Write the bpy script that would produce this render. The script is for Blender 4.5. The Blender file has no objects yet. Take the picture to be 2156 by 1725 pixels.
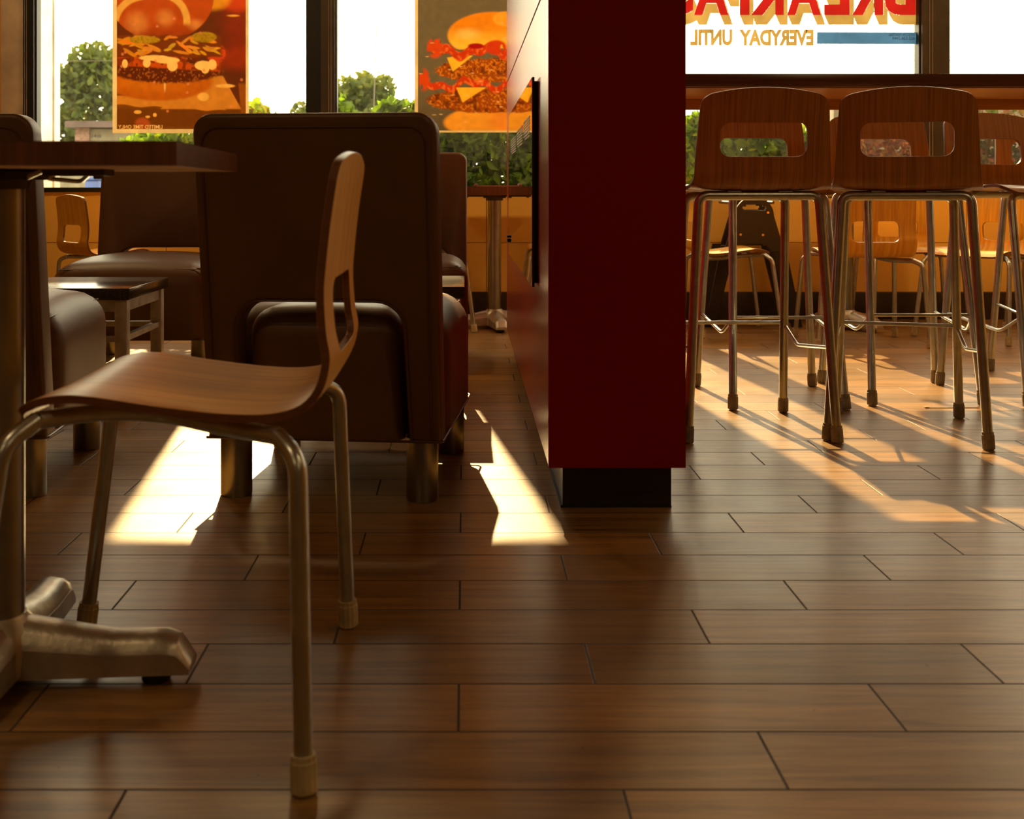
import bpy, bmesh, math, random
import numpy as np
from mathutils import Vector, Matrix
random.seed(7)
C = bpy.context.scene.collection
PI = math.pi

# ------------------------------------------------------------------ camera
F = 2470.0; VX = 977.0; HY = 400.0; EYE = 0.74          # focal length in px, vanishing point, eye height
cam_d = bpy.data.cameras.new('camera'); cam = bpy.data.objects.new('camera', cam_d); C.objects.link(cam)
cam.location = (0, 0, EYE); cam.rotation_euler = (PI/2, 0, 0)
cam_d.sensor_width = 36; cam_d.lens = F/2156*36
cam_d.shift_x = (1078-VX)/2156; cam_d.shift_y = -(862.5-HY)/2156
cam_d.clip_start = 0.05; cam_d.clip_end = 400
cam_d.dof.use_dof = True; cam_d.dof.focus_distance = 3.7; cam_d.dof.aperture_fstop = 7.0
bpy.context.scene.camera = cam

# ------------------------------------------------------------------ light and exposure
SKY = 6.0; SUN = 15.0
w = bpy.data.worlds.new('sky'); bpy.context.scene.world = w; w.use_nodes = True
wn = w.node_tree; wn.nodes.clear()
bg = wn.nodes.new('ShaderNodeBackground'); bg.inputs[0].default_value = (1.0, 0.85, 0.59, 1); bg.inputs[1].default_value = SKY
wo = wn.nodes.new('ShaderNodeOutputWorld'); wn.links.new(bg.outputs[0], wo.inputs[0])
sd = bpy.data.lights.new('sun', 'SUN'); sd.energy = SUN; sd.color = (1.0, 0.66, 0.30); sd.angle = math.radians(0.6)
sun = bpy.data.objects.new('sun', sd); C.objects.link(sun)
sun.rotation_euler = Vector((0.115, -1.0, -0.60)).to_track_quat('-Z', 'Y').to_euler()
vs = bpy.context.scene.view_settings
vs.view_transform = 'Standard'; vs.look = 'None'; vs.gamma = 1.0; vs.use_curve_mapping = False; vs.exposure = 0.0

# ------------------------------------------------------------------ materials
def new_mat(name):
    m = bpy.data.materials.new(name); m.use_nodes = True
    nt = m.node_tree; p = nt.nodes['Principled BSDF']
    return m, nt, p
def N(nt, kind, **kw):
    n = nt.nodes.new(kind)
    for k, v in kw.items(): setattr(n, k, v)
    return n
def L(nt, a, b): nt.links.new(a, b)
def math_n(nt, op, a, b=None, c=None):
    n = N(nt, 'ShaderNodeMath', operation=op)
    for i, v in enumerate((a, b, c)):
        if v is None: continue
        if isinstance(v, (int, float)): n.inputs[i].default_value = v
        else: L(nt, v, n.inputs[i])
    return n.outputs[0]
def mixc(nt, fac, a, b, blend='MIX'):
    n = N(nt, 'ShaderNodeMix', data_type='RGBA', blend_type=blend)
    for i, v in ((0, fac), (6, a), (7, b)):
        if isinstance(v, (int, float)): n.inputs[i].default_value = v
        elif isinstance(v, tuple): n.inputs[i].default_value = (v[0], v[1], v[2], 1)
        else: L(nt, v, n.inputs[i])
    return n.outputs[2]
def ocoord(nt, scale, src='Object'):
    t = N(nt, 'ShaderNodeTexCoord'); mp = N(nt, 'ShaderNodeMapping'); mp.inputs['Scale'].default_value = scale
    L(nt, t.outputs[src], mp.inputs['Vector']); return mp.outputs[0]
def noise(nt, vec, scale=1.0, detail=3.0, rough=0.5, dist=0.0):
    n = N(nt, 'ShaderNodeTexNoise'); n.inputs['Scale'].default_value = scale; n.inputs['Detail'].default_value = detail
    n.inputs['Roughness'].default_value = rough; n.inputs['Distortion'].default_value = dist
    L(nt, vec, n.inputs['Vector']); return n.outputs['Fac']
def ramp(nt, fac, stops):
    r = N(nt, 'ShaderNodeValToRGB'); L(nt, fac, r.inputs[0]); e = r.color_ramp.elements
    while len(e) < len(stops): e.new(0.5)
    for i, (pos, c) in enumerate(stops): e[i].position = pos; e[i].color = (c[0], c[1], c[2], 1)
    return r.outputs[0]
def bump(nt, p, h, strength=0.2, dist=0.01):
    b = N(nt, 'ShaderNodeBump'); b.inputs['Strength'].default_value = strength; b.inputs['Distance'].default_value = dist
    L(nt, h, b.inputs['Height']); L(nt, b.outputs[0], p.inputs['Normal'])

def mat_plain(name, col, rough=0.5, metal=0.0, nscale=None, namp=0.25, bscale=None, bstr=0.1, spec=0.5, coat=0.0, coat_r=0.1):
    m, nt, p = new_mat(name)
    p.inputs['Roughness'].default_value = rough; p.inputs['Metallic'].default_value = metal
    p.inputs['Specular IOR Level'].default_value = spec
    p.inputs['Coat Weight'].default_value = coat; p.inputs['Coat Roughness'].default_value = coat_r
    v = ocoord(nt, (1, 1, 1))
    f = noise(nt, v, nscale or 6.0, 4)
    a = tuple(c*(1-namp) for c in col); b = tuple(min(1, c*(1+namp)) for c in col)
    L(nt, ramp(nt, f, [(0.3, a), (0.7, b)]), p.inputs['Base Color'])
    if bscale: bump(nt, p, noise(nt, v, bscale, 3), bstr, 0.004)
    return m
def mat_wood(name, dark, light, stretch=(70, 2.5, 2.5), rough=0.35, coat=0.3, amt=0.1):
    m, nt, p = new_mat(name)
    v = ocoord(nt, stretch); n1 = noise(nt, v, 1.0, 4, 0.55, 0.4)
    v2 = ocoord(nt, tuple(s*4 for s in stretch)); n2 = noise(nt, v2, 1.0, 2)
    f = math_n(nt, 'ADD', math_n(nt, 'MULTIPLY', n1, 0.7), math_n(nt, 'MULTIPLY', n2, 0.3))
    L(nt, ramp(nt, f, [(0.34, dark), (0.62, light)]), p.inputs['Base Color'])
    p.inputs['Roughness'].default_value = rough; p.inputs['Coat Weight'].default_value = coat; p.inputs['Coat Roughness'].default_value = 0.22
    bump(nt, p, f, amt, 0.002)
    return m

def mat_floor():
    m, nt, p = new_mat('wood_look_tile')
    g = N(nt, 'ShaderNodeNewGeometry'); s = N(nt, 'ShaderNodeSeparateXYZ'); L(nt, g.outputs['Position'], s.inputs[0])
    X, Y = s.outputs[0], s.outputs[1]
    yr = math_n(nt, 'SUBTRACT', math_n(nt, 'DIVIDE', Y, 0.155), 0.334)
    row = math_n(nt, 'FLOOR', yr); fy = math_n(nt, 'FRACT', yr)
    off = math_n(nt, 'DIVIDE', math_n(nt, 'FLOORED_MODULO', math_n(nt, 'SUBTRACT', row, 1.0), 3.0), 3.0)
    xr = math_n(nt, 'SUBTRACT', math_n(nt, 'ADD', math_n(nt, 'DIVIDE', X, 0.6126), 0.013), off)
    cell = math_n(nt, 'FLOOR', xr); fx = math_n(nt, 'FRACT', xr)
    dy = math_n(nt, 'MULTIPLY', math_n(nt, 'MINIMUM', fy, math_n(nt, 'SUBTRACT', 1.0, fy)), 0.155)
    dx = math_n(nt, 'MULTIPLY', math_n(nt, 'MINIMUM', fx, math_n(nt, 'SUBTRACT', 1.0, fx)), 0.6126)
    d = math_n(nt, 'MINIMUM', dy, dx)
    mr = N(nt, 'ShaderNodeMapRange', interpolation_type='SMOOTHSTEP'); L(nt, d, mr.inputs[0])
    mr.inputs[1].default_value = 0.0013; mr.inputs[2].default_value = 0.0024; grout = mr.outputs[0]  # 0 in the joint
    # per plank random
    cv = N(nt, 'ShaderNodeCombineXYZ'); L(nt, row, cv.inputs[0]); L(nt, cell, cv.inputs[1])
    wnz = N(nt, 'ShaderNodeTexWhiteNoise', noise_dimensions='3D'); L(nt, cv.outputs[0], wnz.inputs['Vector'])
    sp = N(nt, 'ShaderNodeSeparateColor'); L(nt, wnz.outputs['Color'], sp.inputs[0])
    # grain
    gv = N(nt, 'ShaderNodeCombineXYZ')
    L(nt, math_n(nt, 'ADD', math_n(nt, 'MULTIPLY', X, 3.0), math_n(nt, 'MULTIPLY', sp.outputs[0], 40.0)), gv.inputs[0])
    L(nt, math_n(nt, 'MULTIPLY', Y, 55.0), gv.inputs[1]); L(nt, math_n(nt, 'MULTIPLY', sp.outputs[1], 30.0), gv.inputs[2])
    n1 = noise(nt, gv.outputs[0], 1.0, 6, 0.6, 0.6)
    gv2 = N(nt, 'ShaderNodeCombineXYZ')
    L(nt, math_n(nt, 'MULTIPLY', X, 25.0), gv2.inputs[0]); L(nt, math_n(nt, 'MULTIPLY', Y, 420.0), gv2.inputs[1])
    n2 = noise(nt, gv2.outputs[0], 1.0, 3, 0.6)
    f = math_n(nt, 'ADD', math_n(nt, 'MULTIPLY', n1, 0.75), math_n(nt, 'MULTIPLY', n2, 0.25))
    col = ramp(nt, f, [(0.30, (0.085, 0.040, 0.007)), (0.48, (0.24, 0.122, 0.025)), (0.66, (0.37, 0.20, 0.050))])
    tint = mixc(nt, sp.outputs[2], (0.74, 0.76, 0.80), (1.12, 1.08, 1.0))
    col = mixc(nt, 1.0, col, tint, 'MULTIPLY')
    # scuffs and specks
    vv = ocoord(nt, (1, 1, 1), 'Object'); sc = noise(nt, vv, 55.0, 2)
    spk = math_n(nt, 'GREATER_THAN', sc, 0.755)
    col = mixc(nt, math_n(nt, 'MULTIPLY', spk, 0.6), col, (0.03, 0.018, 0.01))
    col = mixc(nt, grout, (0.010, 0.006, 0.003), col)
    L(nt, col, p.inputs['Base Color'])
    ro = math_n(nt, 'ADD', 0.25, math_n(nt, 'MULTIPLY', noise(nt, vv, 5.0, 5, 0.6), 0.18))
    ro = math_n(nt, 'ADD', ro, math_n(nt, 'MULTIPLY', math_n(nt, 'SUBTRACT', 1.0, grout), 0.5))
    L(nt, ro, p.inputs['Roughness']); p.inputs['Specular IOR Level'].default_value = 0.95
    h = math_n(nt, 'ADD', math_n(nt, 'MULTIPLY', grout, 1.0), math_n(nt, 'MULTIPLY', n2, 0.16))
    h = math_n(nt, 'ADD', h, math_n(nt, 'MULTIPLY', n1, 0.05))
    bump(nt, p, h, 0.45, 0.0022)
    return m

def mat_translucent(name, col, trans=0.6, attr=None, gain=1.0, rough=0.5):
    m = bpy.data.materials.new(name); m.use_nodes = True; nt = m.node_tree; nt.nodes.clear()
    o = N(nt, 'ShaderNodeOutputMaterial'); d = N(nt, 'ShaderNodeBsdfDiffuse'); t = N(nt, 'ShaderNodeBsdfTranslucent')
    mx = N(nt, 'ShaderNodeMixShader'); mx.inputs[0].default_value = trans
    if attr:
        a = N(nt, 'ShaderNodeAttribute'); a.attribute_name = attr
        g_ = mixc(nt, 1.0, a.outputs['Color'], (gain, gain, gain), 'MULTIPLY')
        L(nt, g_, d.inputs[0]); L(nt, g_, t.inputs[0])
    else:
        v = ocoord(nt, (1, 1, 1)); f = noise(nt, v, 9.0, 4)
        c = ramp(nt, f, [(0.3, tuple(x*0.75 for x in col)), (0.7, tuple(min(1, x*1.15) for x in col))])
        L(nt, c, d.inputs[0]); L(nt, c, t.inputs[0])
    L(nt, d.outputs[0], mx.inputs[1]); L(nt, t.outputs[0], mx.inputs[2])
    g = N(nt, 'ShaderNodeBsdfGlossy'); g.inputs['Roughness'].default_value = rough
    m2 = N(nt, 'ShaderNodeMixShader'); m2.inputs[0].default_value = 0.04
    L(nt, mx.outputs[0], m2.inputs[1]); L(nt, g.outputs[0], m2.inputs[2]); L(nt, m2.outputs[0], o.inputs[0])
    return m
def mat_glass(name, tint=(0.96, 0.98, 0.96), haze=0.008):
    m = bpy.data.materials.new(name); m.use_nodes = True; nt = m.node_tree; nt.nodes.clear()
    o = N(nt, 'ShaderNodeOutputMaterial'); t = N(nt, 'ShaderNodeBsdfTransparent'); t.inputs[0].default_value = (*tint, 1)
    g = N(nt, 'ShaderNodeBsdfGlossy'); g.inputs['Roughness'].default_value = 0.02
    lw = N(nt, 'ShaderNodeLayerWeight'); lw.inputs[0].default_value = 0.15
    mx = N(nt, 'ShaderNodeMixShader'); L(nt, math_n(nt, 'MULTIPLY', lw.outputs['Fresnel'], 0.8), mx.inputs[0])
    L(nt, t.outputs[0], mx.inputs[1]); L(nt, g.outputs[0], mx.inputs[2])
    tr = N(nt, 'ShaderNodeBsdfTranslucent'); v = ocoord(nt, (3, 3, 0.7)); f = noise(nt, v, 3.0, 5)
    h = math_n(nt, 'MULTIPLY', f, haze); m2 = N(nt, 'ShaderNodeMixShader'); L(nt, h, m2.inputs[0])
    L(nt, mx.outputs[0], m2.inputs[1]); L(nt, tr.outputs[0], m2.inputs[2]); L(nt, m2.outputs[0], o.inputs[0])
    return m

M = {}
M['floor'] = mat_floor()
M['wood'] = mat_wood('honey_beech_veneer', (0.60, 0.27, 0.012), (0.84, 0.44, 0.030), (70, 2.5, 2.5), 0.40, 0.10)
M['wood_edge'] = mat_wood('plywood_edge', (0.10, 0.035, 0.010), (0.17, 0.062, 0.018), (3, 3, 300), 0.4, 0.1)
M['stool_wood'] = mat_wood('reddish_cherry_veneer', (0.23, 0.094, 0.012), (0.44, 0.20, 0.030), (110, 2.0, 2.0), 0.33, 0.3)
M['metal'] = mat_plain('satin_nickel_tube', (0.46, 0.49, 0.48), 0.30, 1.0, 30, 0.12, 160, 0.05)
M['cast'] = mat_plain('cast_aluminium', (0.50, 0.47, 0.41), 0.42, 0.9, 22, 0.22, 60, 0.25)
M['brushed'] = mat_plain('brushed_steel_column', (0.31, 0.31, 0.29), 0.34, 1.0, 12, 0.15, 90, 0.05)
M['cap'] = mat_plain('cream_plastic_cap', (0.45, 0.37, 0.20), 0.55, 0, 40, 0.2)
M['cap_grey'] = mat_plain('grey_rubber_cap', (0.20, 0.17, 0.11), 0.6, 0, 40, 0.3)
M['black'] = mat_plain('black_rubber', (0.010, 0.009, 0.008), 0.55)
M['leather'] = mat_plain('brown_leatherette', (0.115, 0.050, 0.014), 0.40, 0, 5, 0.14, 420, 0.14, 0.5)
M['piping'] = mat_plain('brown_piping', (0.075, 0.030, 0.013), 0.36, 0, 10, 0.1)
M['red'] = mat_wood('red_lacquer_lit', (0.42, 0.010, 0.004), (0.58, 0.020, 0.008), (60, 60, 1.2), 0.24, 0.5, 0.04)  # brighter copy of the pillar red, glow from the sunlit floor put in
M['red_shaded'] = mat_plain('red_lacquer_shaded', (0.22, 0.0012, 0.0008), 0.6, 0, 2, 0.08, spec=0.15)  # same red as the side, shade of the unlit front put into the colour
M['base_black'] = mat_plain('black_toe_kick', (0.012, 0.009, 0.008), 0.35, 0, 20, 0.3, 60, 0.1)
M['wall'] = mat_plain('ochre_wall_paint', (0.74, 0.41, 0.08), 0.5, 0, 1.5, 0.06, 200, 0.05)
M['wall_tile'] = mat_plain('ochre_wall_panel', (0.88, 0.52, 0.10), 0.35, 0, 1.5, 0.05)
M['ceiling'] = mat_plain('ceiling_paint', (0.55, 0.45, 0.32), 0.8)
M['dark_back'] = mat_plain('brown_back_wall', (0.20, 0.10, 0.045), 0.7)
M['baseboard'] = mat_plain('dark_brown_baseboard', (0.035, 0.018, 0.010), 0.4, 0, 9, 0.2)
M['frame'] = mat_plain('dark_bronze_frame', (0.075, 0.058, 0.038), 0.45, 0.3, 9, 0.2)
M['frame_black'] = mat_plain('black_gasket', (0.008, 0.008, 0.007), 0.5)
M['white_paint'] = mat_plain('white_jamb_paint', (0.80, 0.78, 0.74), 0.5)
M['cream_trim'] = mat_plain('cream_trim_paint', (0.62, 0.50, 0.36), 0.45)
M['chain'] = mat_plain('beaded_chain_plastic', (0.38, 0.29, 0.18), 0.35)
M['table_top'] = mat_wood('walnut_laminate', (0.075, 0.028, 0.010), (0.14, 0.056, 0.022), (2.5, 60, 60), 0.22, 0.4, 0.03)
M['table_edge'] = mat_wood('walnut_laminate_edge', (0.085, 0.028, 0.009), (0.17, 0.062, 0.02), (90, 90, 3), 0.35, 0.2, 0.03)
M['underside'] = mat_plain('tan_backing_board', (0.80, 0.60, 0.36), 0.7)
M['bar_top'] = mat_wood('oak_bar_top', (0.42, 0.20, 0.045), (0.62, 0.32, 0.09), (2.0, 40, 40), 0.35, 0.2, 0.05)
M['stone'] = mat_plain('black_speckled_stone', (0.028, 0.022, 0.017), 0.16, 0, 240, 0.9)
M['panel_glass'] = None
M['glass'] = mat_glass('window_glass')
M['poster'] = mat_translucent('printed_poster_film', (1, 1, 1), 0.75, 'print', 0.27)
M['poster_border'] = mat_translucent('cream_poster_border', (0.215, 0.145, 0.065), 0.75)
M['red_paint'] = mat_translucent('red_window_paint', (0.15, 0.003, 0.003), 0.75)
M['gold_paint'] = mat_translucent('gold_window_paint', (0.17, 0.115, 0.036), 0.75)
M['tape'] = mat_translucent('blue_masking_tape', (0.020, 0.066, 0.165), 0.75)
M['ink'] = mat_plain('black_marker_ink', (0.01, 0.01, 0.02), 0.6)
M['print_text'] = mat_translucent('cream_print', (0.42, 0.27, 0.12), 0.75)
def leafmat(name, cols):
    m = bpy.data.materials.new(name); m.use_nodes = True; nt = m.node_tree; nt.nodes.clear()
    o = N(nt, 'ShaderNodeOutputMaterial'); a = N(nt, 'ShaderNodeAttribute'); a.attribute_name = 'leaf'
    s = N(nt, 'ShaderNodeSeparateColor'); L(nt, a.outputs['Color'], s.inputs[0])
    c = ramp(nt, s.outputs[0], cols)
    d = N(nt, 'ShaderNodeBsdfDiffuse'); t = N(nt, 'ShaderNodeBsdfTranslucent'); mx = N(nt, 'ShaderNodeMixShader'); mx.inputs[0].default_value = 0.55
    L(nt, c, d.inputs[0]); L(nt, c, t.inputs[0]); L(nt, d.outputs[0], mx.inputs[1]); L(nt, t.outputs[0], mx.inputs[2])
    g = N(nt, 'ShaderNodeBsdfGlossy'); g.inputs['Roughness'].default_value = 0.35; m2 = N(nt, 'ShaderNodeMixShader'); m2.inputs[0].default_value = 0.015
    L(nt, mx.outputs[0], m2.inputs[1]); L(nt, g.outputs[0], m2.inputs[2]); L(nt, m2.outputs[0], o.inputs[0])
    return m
M['leaf'] = leafmat('green_creeper_leaf', [(0.0, (0.07, 0.13, 0.004)), (0.45, (0.17, 0.29, 0.008)), (0.85, (0.36, 0.42, 0.012)), (1.0, (0.32, 0.12, 0.01))])
M['leaf_red'] = leafmat('autumn_shrub_leaf', [(0.0, (0.03, 0.05, 0.005)), (0.4, (0.13, 0.03, 0.01)), (0.8, (0.17, 0.06, 0.02)), (1.0, (0.2, 0.12, 0.03))])
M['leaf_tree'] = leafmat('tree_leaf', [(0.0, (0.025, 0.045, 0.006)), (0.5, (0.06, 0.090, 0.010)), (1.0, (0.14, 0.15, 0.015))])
M['bark'] = mat_plain('grey_bark', (0.11, 0.07, 0.04), 0.9, 0, 30, 0.3, 40, 0.5)
M['asphalt'] = mat_plain('grey_asphalt', (0.22, 0.20, 0.18), 0.9, 0, 3, 0.15, 50, 0.2)
M['stucco'] = mat_plain('tan_grey_stucco', (0.17, 0.15, 0.10), 0.9)
M['brick'] = mat_plain('brown_brick', (0.20, 0.12, 0.09), 0.9, 0, 25, 0.4)
M['eave'] = mat_plain('dark_brown_eave', (0.07, 0.045, 0.04), 0.8)
M['blue'] = mat_plain('blue_plastic', (0.03, 0.07, 0.25), 0.5)
M['high_brown'] = mat_plain('dark_brown_plastic', (0.022, 0.009, 0.005), 0.6, 0, 6, 0.15)
M['screw'] = mat_plain('brass_screw', (0.55, 0.27, 0.09), 0.35, 0.8)
M['pink'] = mat_plain('pinkish_brown_tray', (0.35, 0.14, 0.08), 0.4)
M['paper'] = mat_plain('tan_paper_scrap', (0.45, 0.30, 0.16), 0.8)
M['lamp'] = mat_plain('fill_lamp_trim', (0.6, 0.5, 0.4), 0.4)
m, nt, p = new_mat('glossy_acrylic'); p.inputs['Base Color'].default_value = (0.05, 0.035, 0.02, 1)
p.inputs['Roughness'].default_value = 0.025; p.inputs['Specular IOR Level'].default_value = 0.9; p.inputs['Coat Weight'].default_value = 1.0; p.inputs['Coat Roughness'].default_value = 0.01
M['panel_glass'] = m
M['grey_print'] = mat_plain('grey_print', (0.55, 0.52, 0.46), 0.5)
M['silver_frame'] = mat_plain('pale_metal_edge', (0.62, 0.50, 0.38), 0.25, 0.8)

# ------------------------------------------------------------------ mesh helpers
class MB:
    def __init__(s): s.v = []; s.f = []; s.mi = []; s.sm = []
    def add(s, vs_, fs_, mi=0, smooth=False):
        o = len(s.v); s.v += [tuple(v) for v in vs_]
        for f in fs_: s.f.append(tuple(i+o for i in f)); s.mi.append(mi); s.sm.append(smooth)
    def box(s, x0, x1, y0, y1, z0, z1, mi=0, mat=None, bev=0.0):
        if bev > 0:
            bm = bmesh.new(); bmesh.ops.create_cube(bm, size=1.0)
            for v in bm.verts: v.co = Vector(((x0+x1)/2+v.co.x*(x1-x0), (y0+y1)/2+v.co.y*(y1-y0), (z0+z1)/2+v.co.z*(z1-z0)))
            bmesh.ops.bevel(bm, geom=bm.edges[:], offset=bev, segments=3, profile=0.5, affect='EDGES')
            if mat is not None: bmesh.ops.transform(bm, matrix=mat, verts=bm.verts)
            s.bm(bm, mi, True); return
        P = [Vector((x, y, z)) for z in (z0, z1) for x, y in ((x0, y0), (x1, y0), (x1, y1), (x0, y1))]
        if mat is not None: P = [mat @ q for q in P]
        s.add(P, [(3, 2, 1, 0), (4, 5, 6, 7), (0, 1, 5, 4), (1, 2, 6, 5), (2, 3, 7, 6), (3, 0, 4, 7)], mi)
    def bm(s, bm, mi=0, smooth=False):
        bm.verts.index_update(); s.add([v.co.copy() for v in bm.verts], [[v.index for v in f.verts] for f in bm.faces], mi, smooth); bm.free()
    def tube(s, pts, r, seg=14, mi=0, cap=True, bend=0.0, nb=7):
        pts = [Vector(p_) for p_ in pts]
        if bend > 0: pts = fillet(pts, bend, nb)
        rs = r if isinstance(r, (list, tuple)) else [r]*len(pts)
        T = []
        for i in range(len(pts)):
            a = pts[max(i-1, 0)]; b = pts[min(i+1, len(pts)-1)]; T.append((b-a).normalized())
        n = T[0].orthogonal().normalized(); vs_ = []; fs_ = []
        for i, (q, t) in enumerate(zip(pts, T)):
            n = (n - t*n.dot(t)).normalized(); b = t.cross(n)
            for k in range(seg):
                a = 2*PI*k/seg; vs_.append(q + (n*math.cos(a)+b*math.sin(a))*rs[i])
        for i in range(len(pts)-1):
            for k in range(seg): fs_.append((i*seg+k, i*seg+(k+1) % seg, (i+1)*seg+(k+1) % seg, (i+1)*seg+k))
        if cap:
            fs_.append(tuple(reversed(range(seg)))); fs_.append(tuple((len(pts)-1)*seg+k for k in range(seg)))
        s.add(vs_, fs_, mi, True)
    def lathe(s, prof, c=(0, 0, 0), seg=24, mi=0, flute=0.0):
        vs_ = []; fs_ = []
        for r, z in prof:
            for k in range(seg):
                a = 2*PI*k/seg; rr = r*(1-flute*(k % 2))
                vs_.append((c[0]+rr*math.cos(a), c[1]+rr*math.sin(a), c[2]+z))
        n = len(prof)
        for i in range(n-1):
            for k in range(seg): fs_.append((i*seg+k, i*seg+(k+1) % seg, (i+1)*seg+(k+1) % seg, (i+1)*seg+k))
        fs_.append(tuple(reversed(range(seg)))); fs_.append(tuple((n-1)*seg+k for k in range(seg)))
        s.add(vs_, fs_, mi, flute == 0.0)
    def build(s, name, mats, parent=None, loc=None):
        me = bpy.data.meshes.new(name); me.from_pydata(s.v, [], s.f)
        for m_ in (mats if isinstance(mats, (list, tuple)) else [mats]): me.materials.append(m_)
        me.polygons.foreach_set('material_index', s.mi); me.polygons.foreach_set('use_smooth', s.sm)
        me.update()
        if any(s.sm):
            try: me.set_sharp_from_angle(angle=math.radians(40))
            except Exception: pass
        o = bpy.data.objects.new(name, me); C.objects.link(o)
        if parent is not None: o.parent = parent
        if loc is not None: o.location = loc
        return o
def fillet(pts, r, nb):
    out = [pts[0]]
    for i in range(1, len(pts)-1):
        a, b, c = pts[i-1], pts[i], pts[i+1]; u = (a-b); v = (c-b); d = min(r, u.length*0.48, v.length*0.48)
        p0 = b+u.normalized()*d; p2 = b+v.normalized()*d
        for k in range(nb+1):
            t = k/nb; out.append(p0*(1-t)**2 + b*2*t*(1-t) + p2*t*t)
    out.append(pts[-1]); return out
def catmull(pts, n=10):
    P = [Vector(p_) for p_ in pts]; P = [P[0]*2-P[1]]+P+[P[-1]*2-P[-2]]; out = []
    for i in range(1, len(P)-2):
        for k in range(n):
            t = k/n
            out.append(0.5*((2*P[i])+(-P[i-1]+P[i+1])*t+(2*P[i-1]-5*P[i]+4*P[i+1]-P[i+2])*t*t+(-P[i-1]+3*P[i]-3*P[i+1]+P[i+2])*t**3))
    out.append(P[-2]); return out
def tag(o, label=None, cat=None, group=None, kind=None):
    if label: o['label'] = label
    if cat: o['category'] = cat
    if group: o['group'] = group
    if kind: o['kind'] = kind
    return o
def empty(name, loc=(0, 0, 0), yaw=0.0):
    o = bpy.data.objects.new(name, None); o.empty_display_size = 0.1; C.objects.link(o); o.location = loc; o.rotation_euler = (0, 0, math.radians(yaw)); return o
def copy_tree(o, parent=None):
    c = o.copy(); C.objects.link(c); c.parent = parent
    for ch in list(o.children): copy_tree(ch, c)
    return c
def struct(mb, name, mats, parent=None):
    o = mb.build(name, mats, parent)
    if parent is None: tag(o, kind='structure')
    return o
def px(x, Y): return (x-VX)*Y/F        # photo column at distance Y -> metres
def pz(y, Y): return EYE-(y-HY)*Y/F    # photo row at distance Y -> metres

# ------------------------------------------------------------------ the room
WY = 6.72                                # inner face of the window wall
SILL = 0.727; HEAD = 2.72
mullions = [-2.57, -0.816, 0.938, 2.692, 4.446, 6.2]; MW = 0.158
m_ = MB(); m_.box(-4.6, 6.6, -4.0, WY+0.1, -0.05, 0.0); struct(m_, 'floor', M['floor'])
m_ = MB(); m_.box(-4.6, 6.6, -4.0, WY+0.3, 2.95, 3.05); struct(m_, 'ceiling', M['ceiling'])
m_ = MB(); m_.box(-4.75, -4.6, -4.0, WY+0.3, 0, 3.0); struct(m_, 'wall_left', M['wall'])
m_ = MB(); m_.box(6.6, 6.75, -4.0, WY+0.3, 0, 3.0); struct(m_, 'wall_right', M['wall'])
m_ = MB(); m_.box(-4.6, 6.6, -4.15, -4.0, 0, 3.0); struct(m_, 'wall_back', M['dark_back'])
m_ = MB()
m_.box(-4.6, -2.65, WY, WY+0.3, 0, 2.95)                      # solid wall left of the windows
m_.box(-2.65, 6.6, WY+0.012, WY+0.3, 0, SILL-0.01)            # under the sills
m_.box(-2.65, 6.6, WY, WY+0.3, HEAD, 2.95)
m_.box(6.25, 6.6, WY, WY+0.3, SILL-0.01, HEAD)
struct(m_, 'wall_far', M['wall'])
# large wall panels with thin joints
m_ = MB(); x = -2.62; j = 0
while x < 6.2:
    for z0, z1 in ((0.157, 0.436), (0.440, SILL-0.012)):
        m_.box(x+0.002, x+0.914, WY-0.006, WY+0.012, z0, z1)
    x += 0.916
m_.box(-2.65, 6.6, WY-0.010, WY+0.03, SILL-0.012, SILL)        # sill edge
struct(m_, 'trim_1', M['wall_tile'])
m_ = MB(); m_.box(-4.6, 6.6, WY-0.02, WY, 0.0, 0.155, bev=0.003); struct(m_, 'baseboard_far', M['baseboard'])
m_ = MB(); m_.box(-4.6, -4.58, -4.0, WY-0.02, 0, 0.155); struct(m_, 'baseboard_left', M['baseboard'])
m_ = MB(); m_.box(6.58, 6.6, -4.0, WY-0.02, 0, 0.155); struct(m_, 'baseboard_right', M['baseboard'])
m_ = MB(); m_.box(-2.65, -2.5, WY-0.012, WY, SILL-0.01, HEAD+0.03, bev=0.003); m_.box(-2.65, -2.555, WY-0.012, WY, 0.155, SILL-0.01)
o = struct(m_, 'trim_2', M['cream_trim'])
# white painted return of the outer wall, seen through the first pane
m_ = MB(); m_.box(-2.70, -2.462, WY+0.105, WY+0.30, 0.3, HEAD); m_.box(-2.70, -2.452, WY+0.306, WY+0.40, 0.3, HEAD)
struct(m_, 'trim_3', M['white_paint'])

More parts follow.
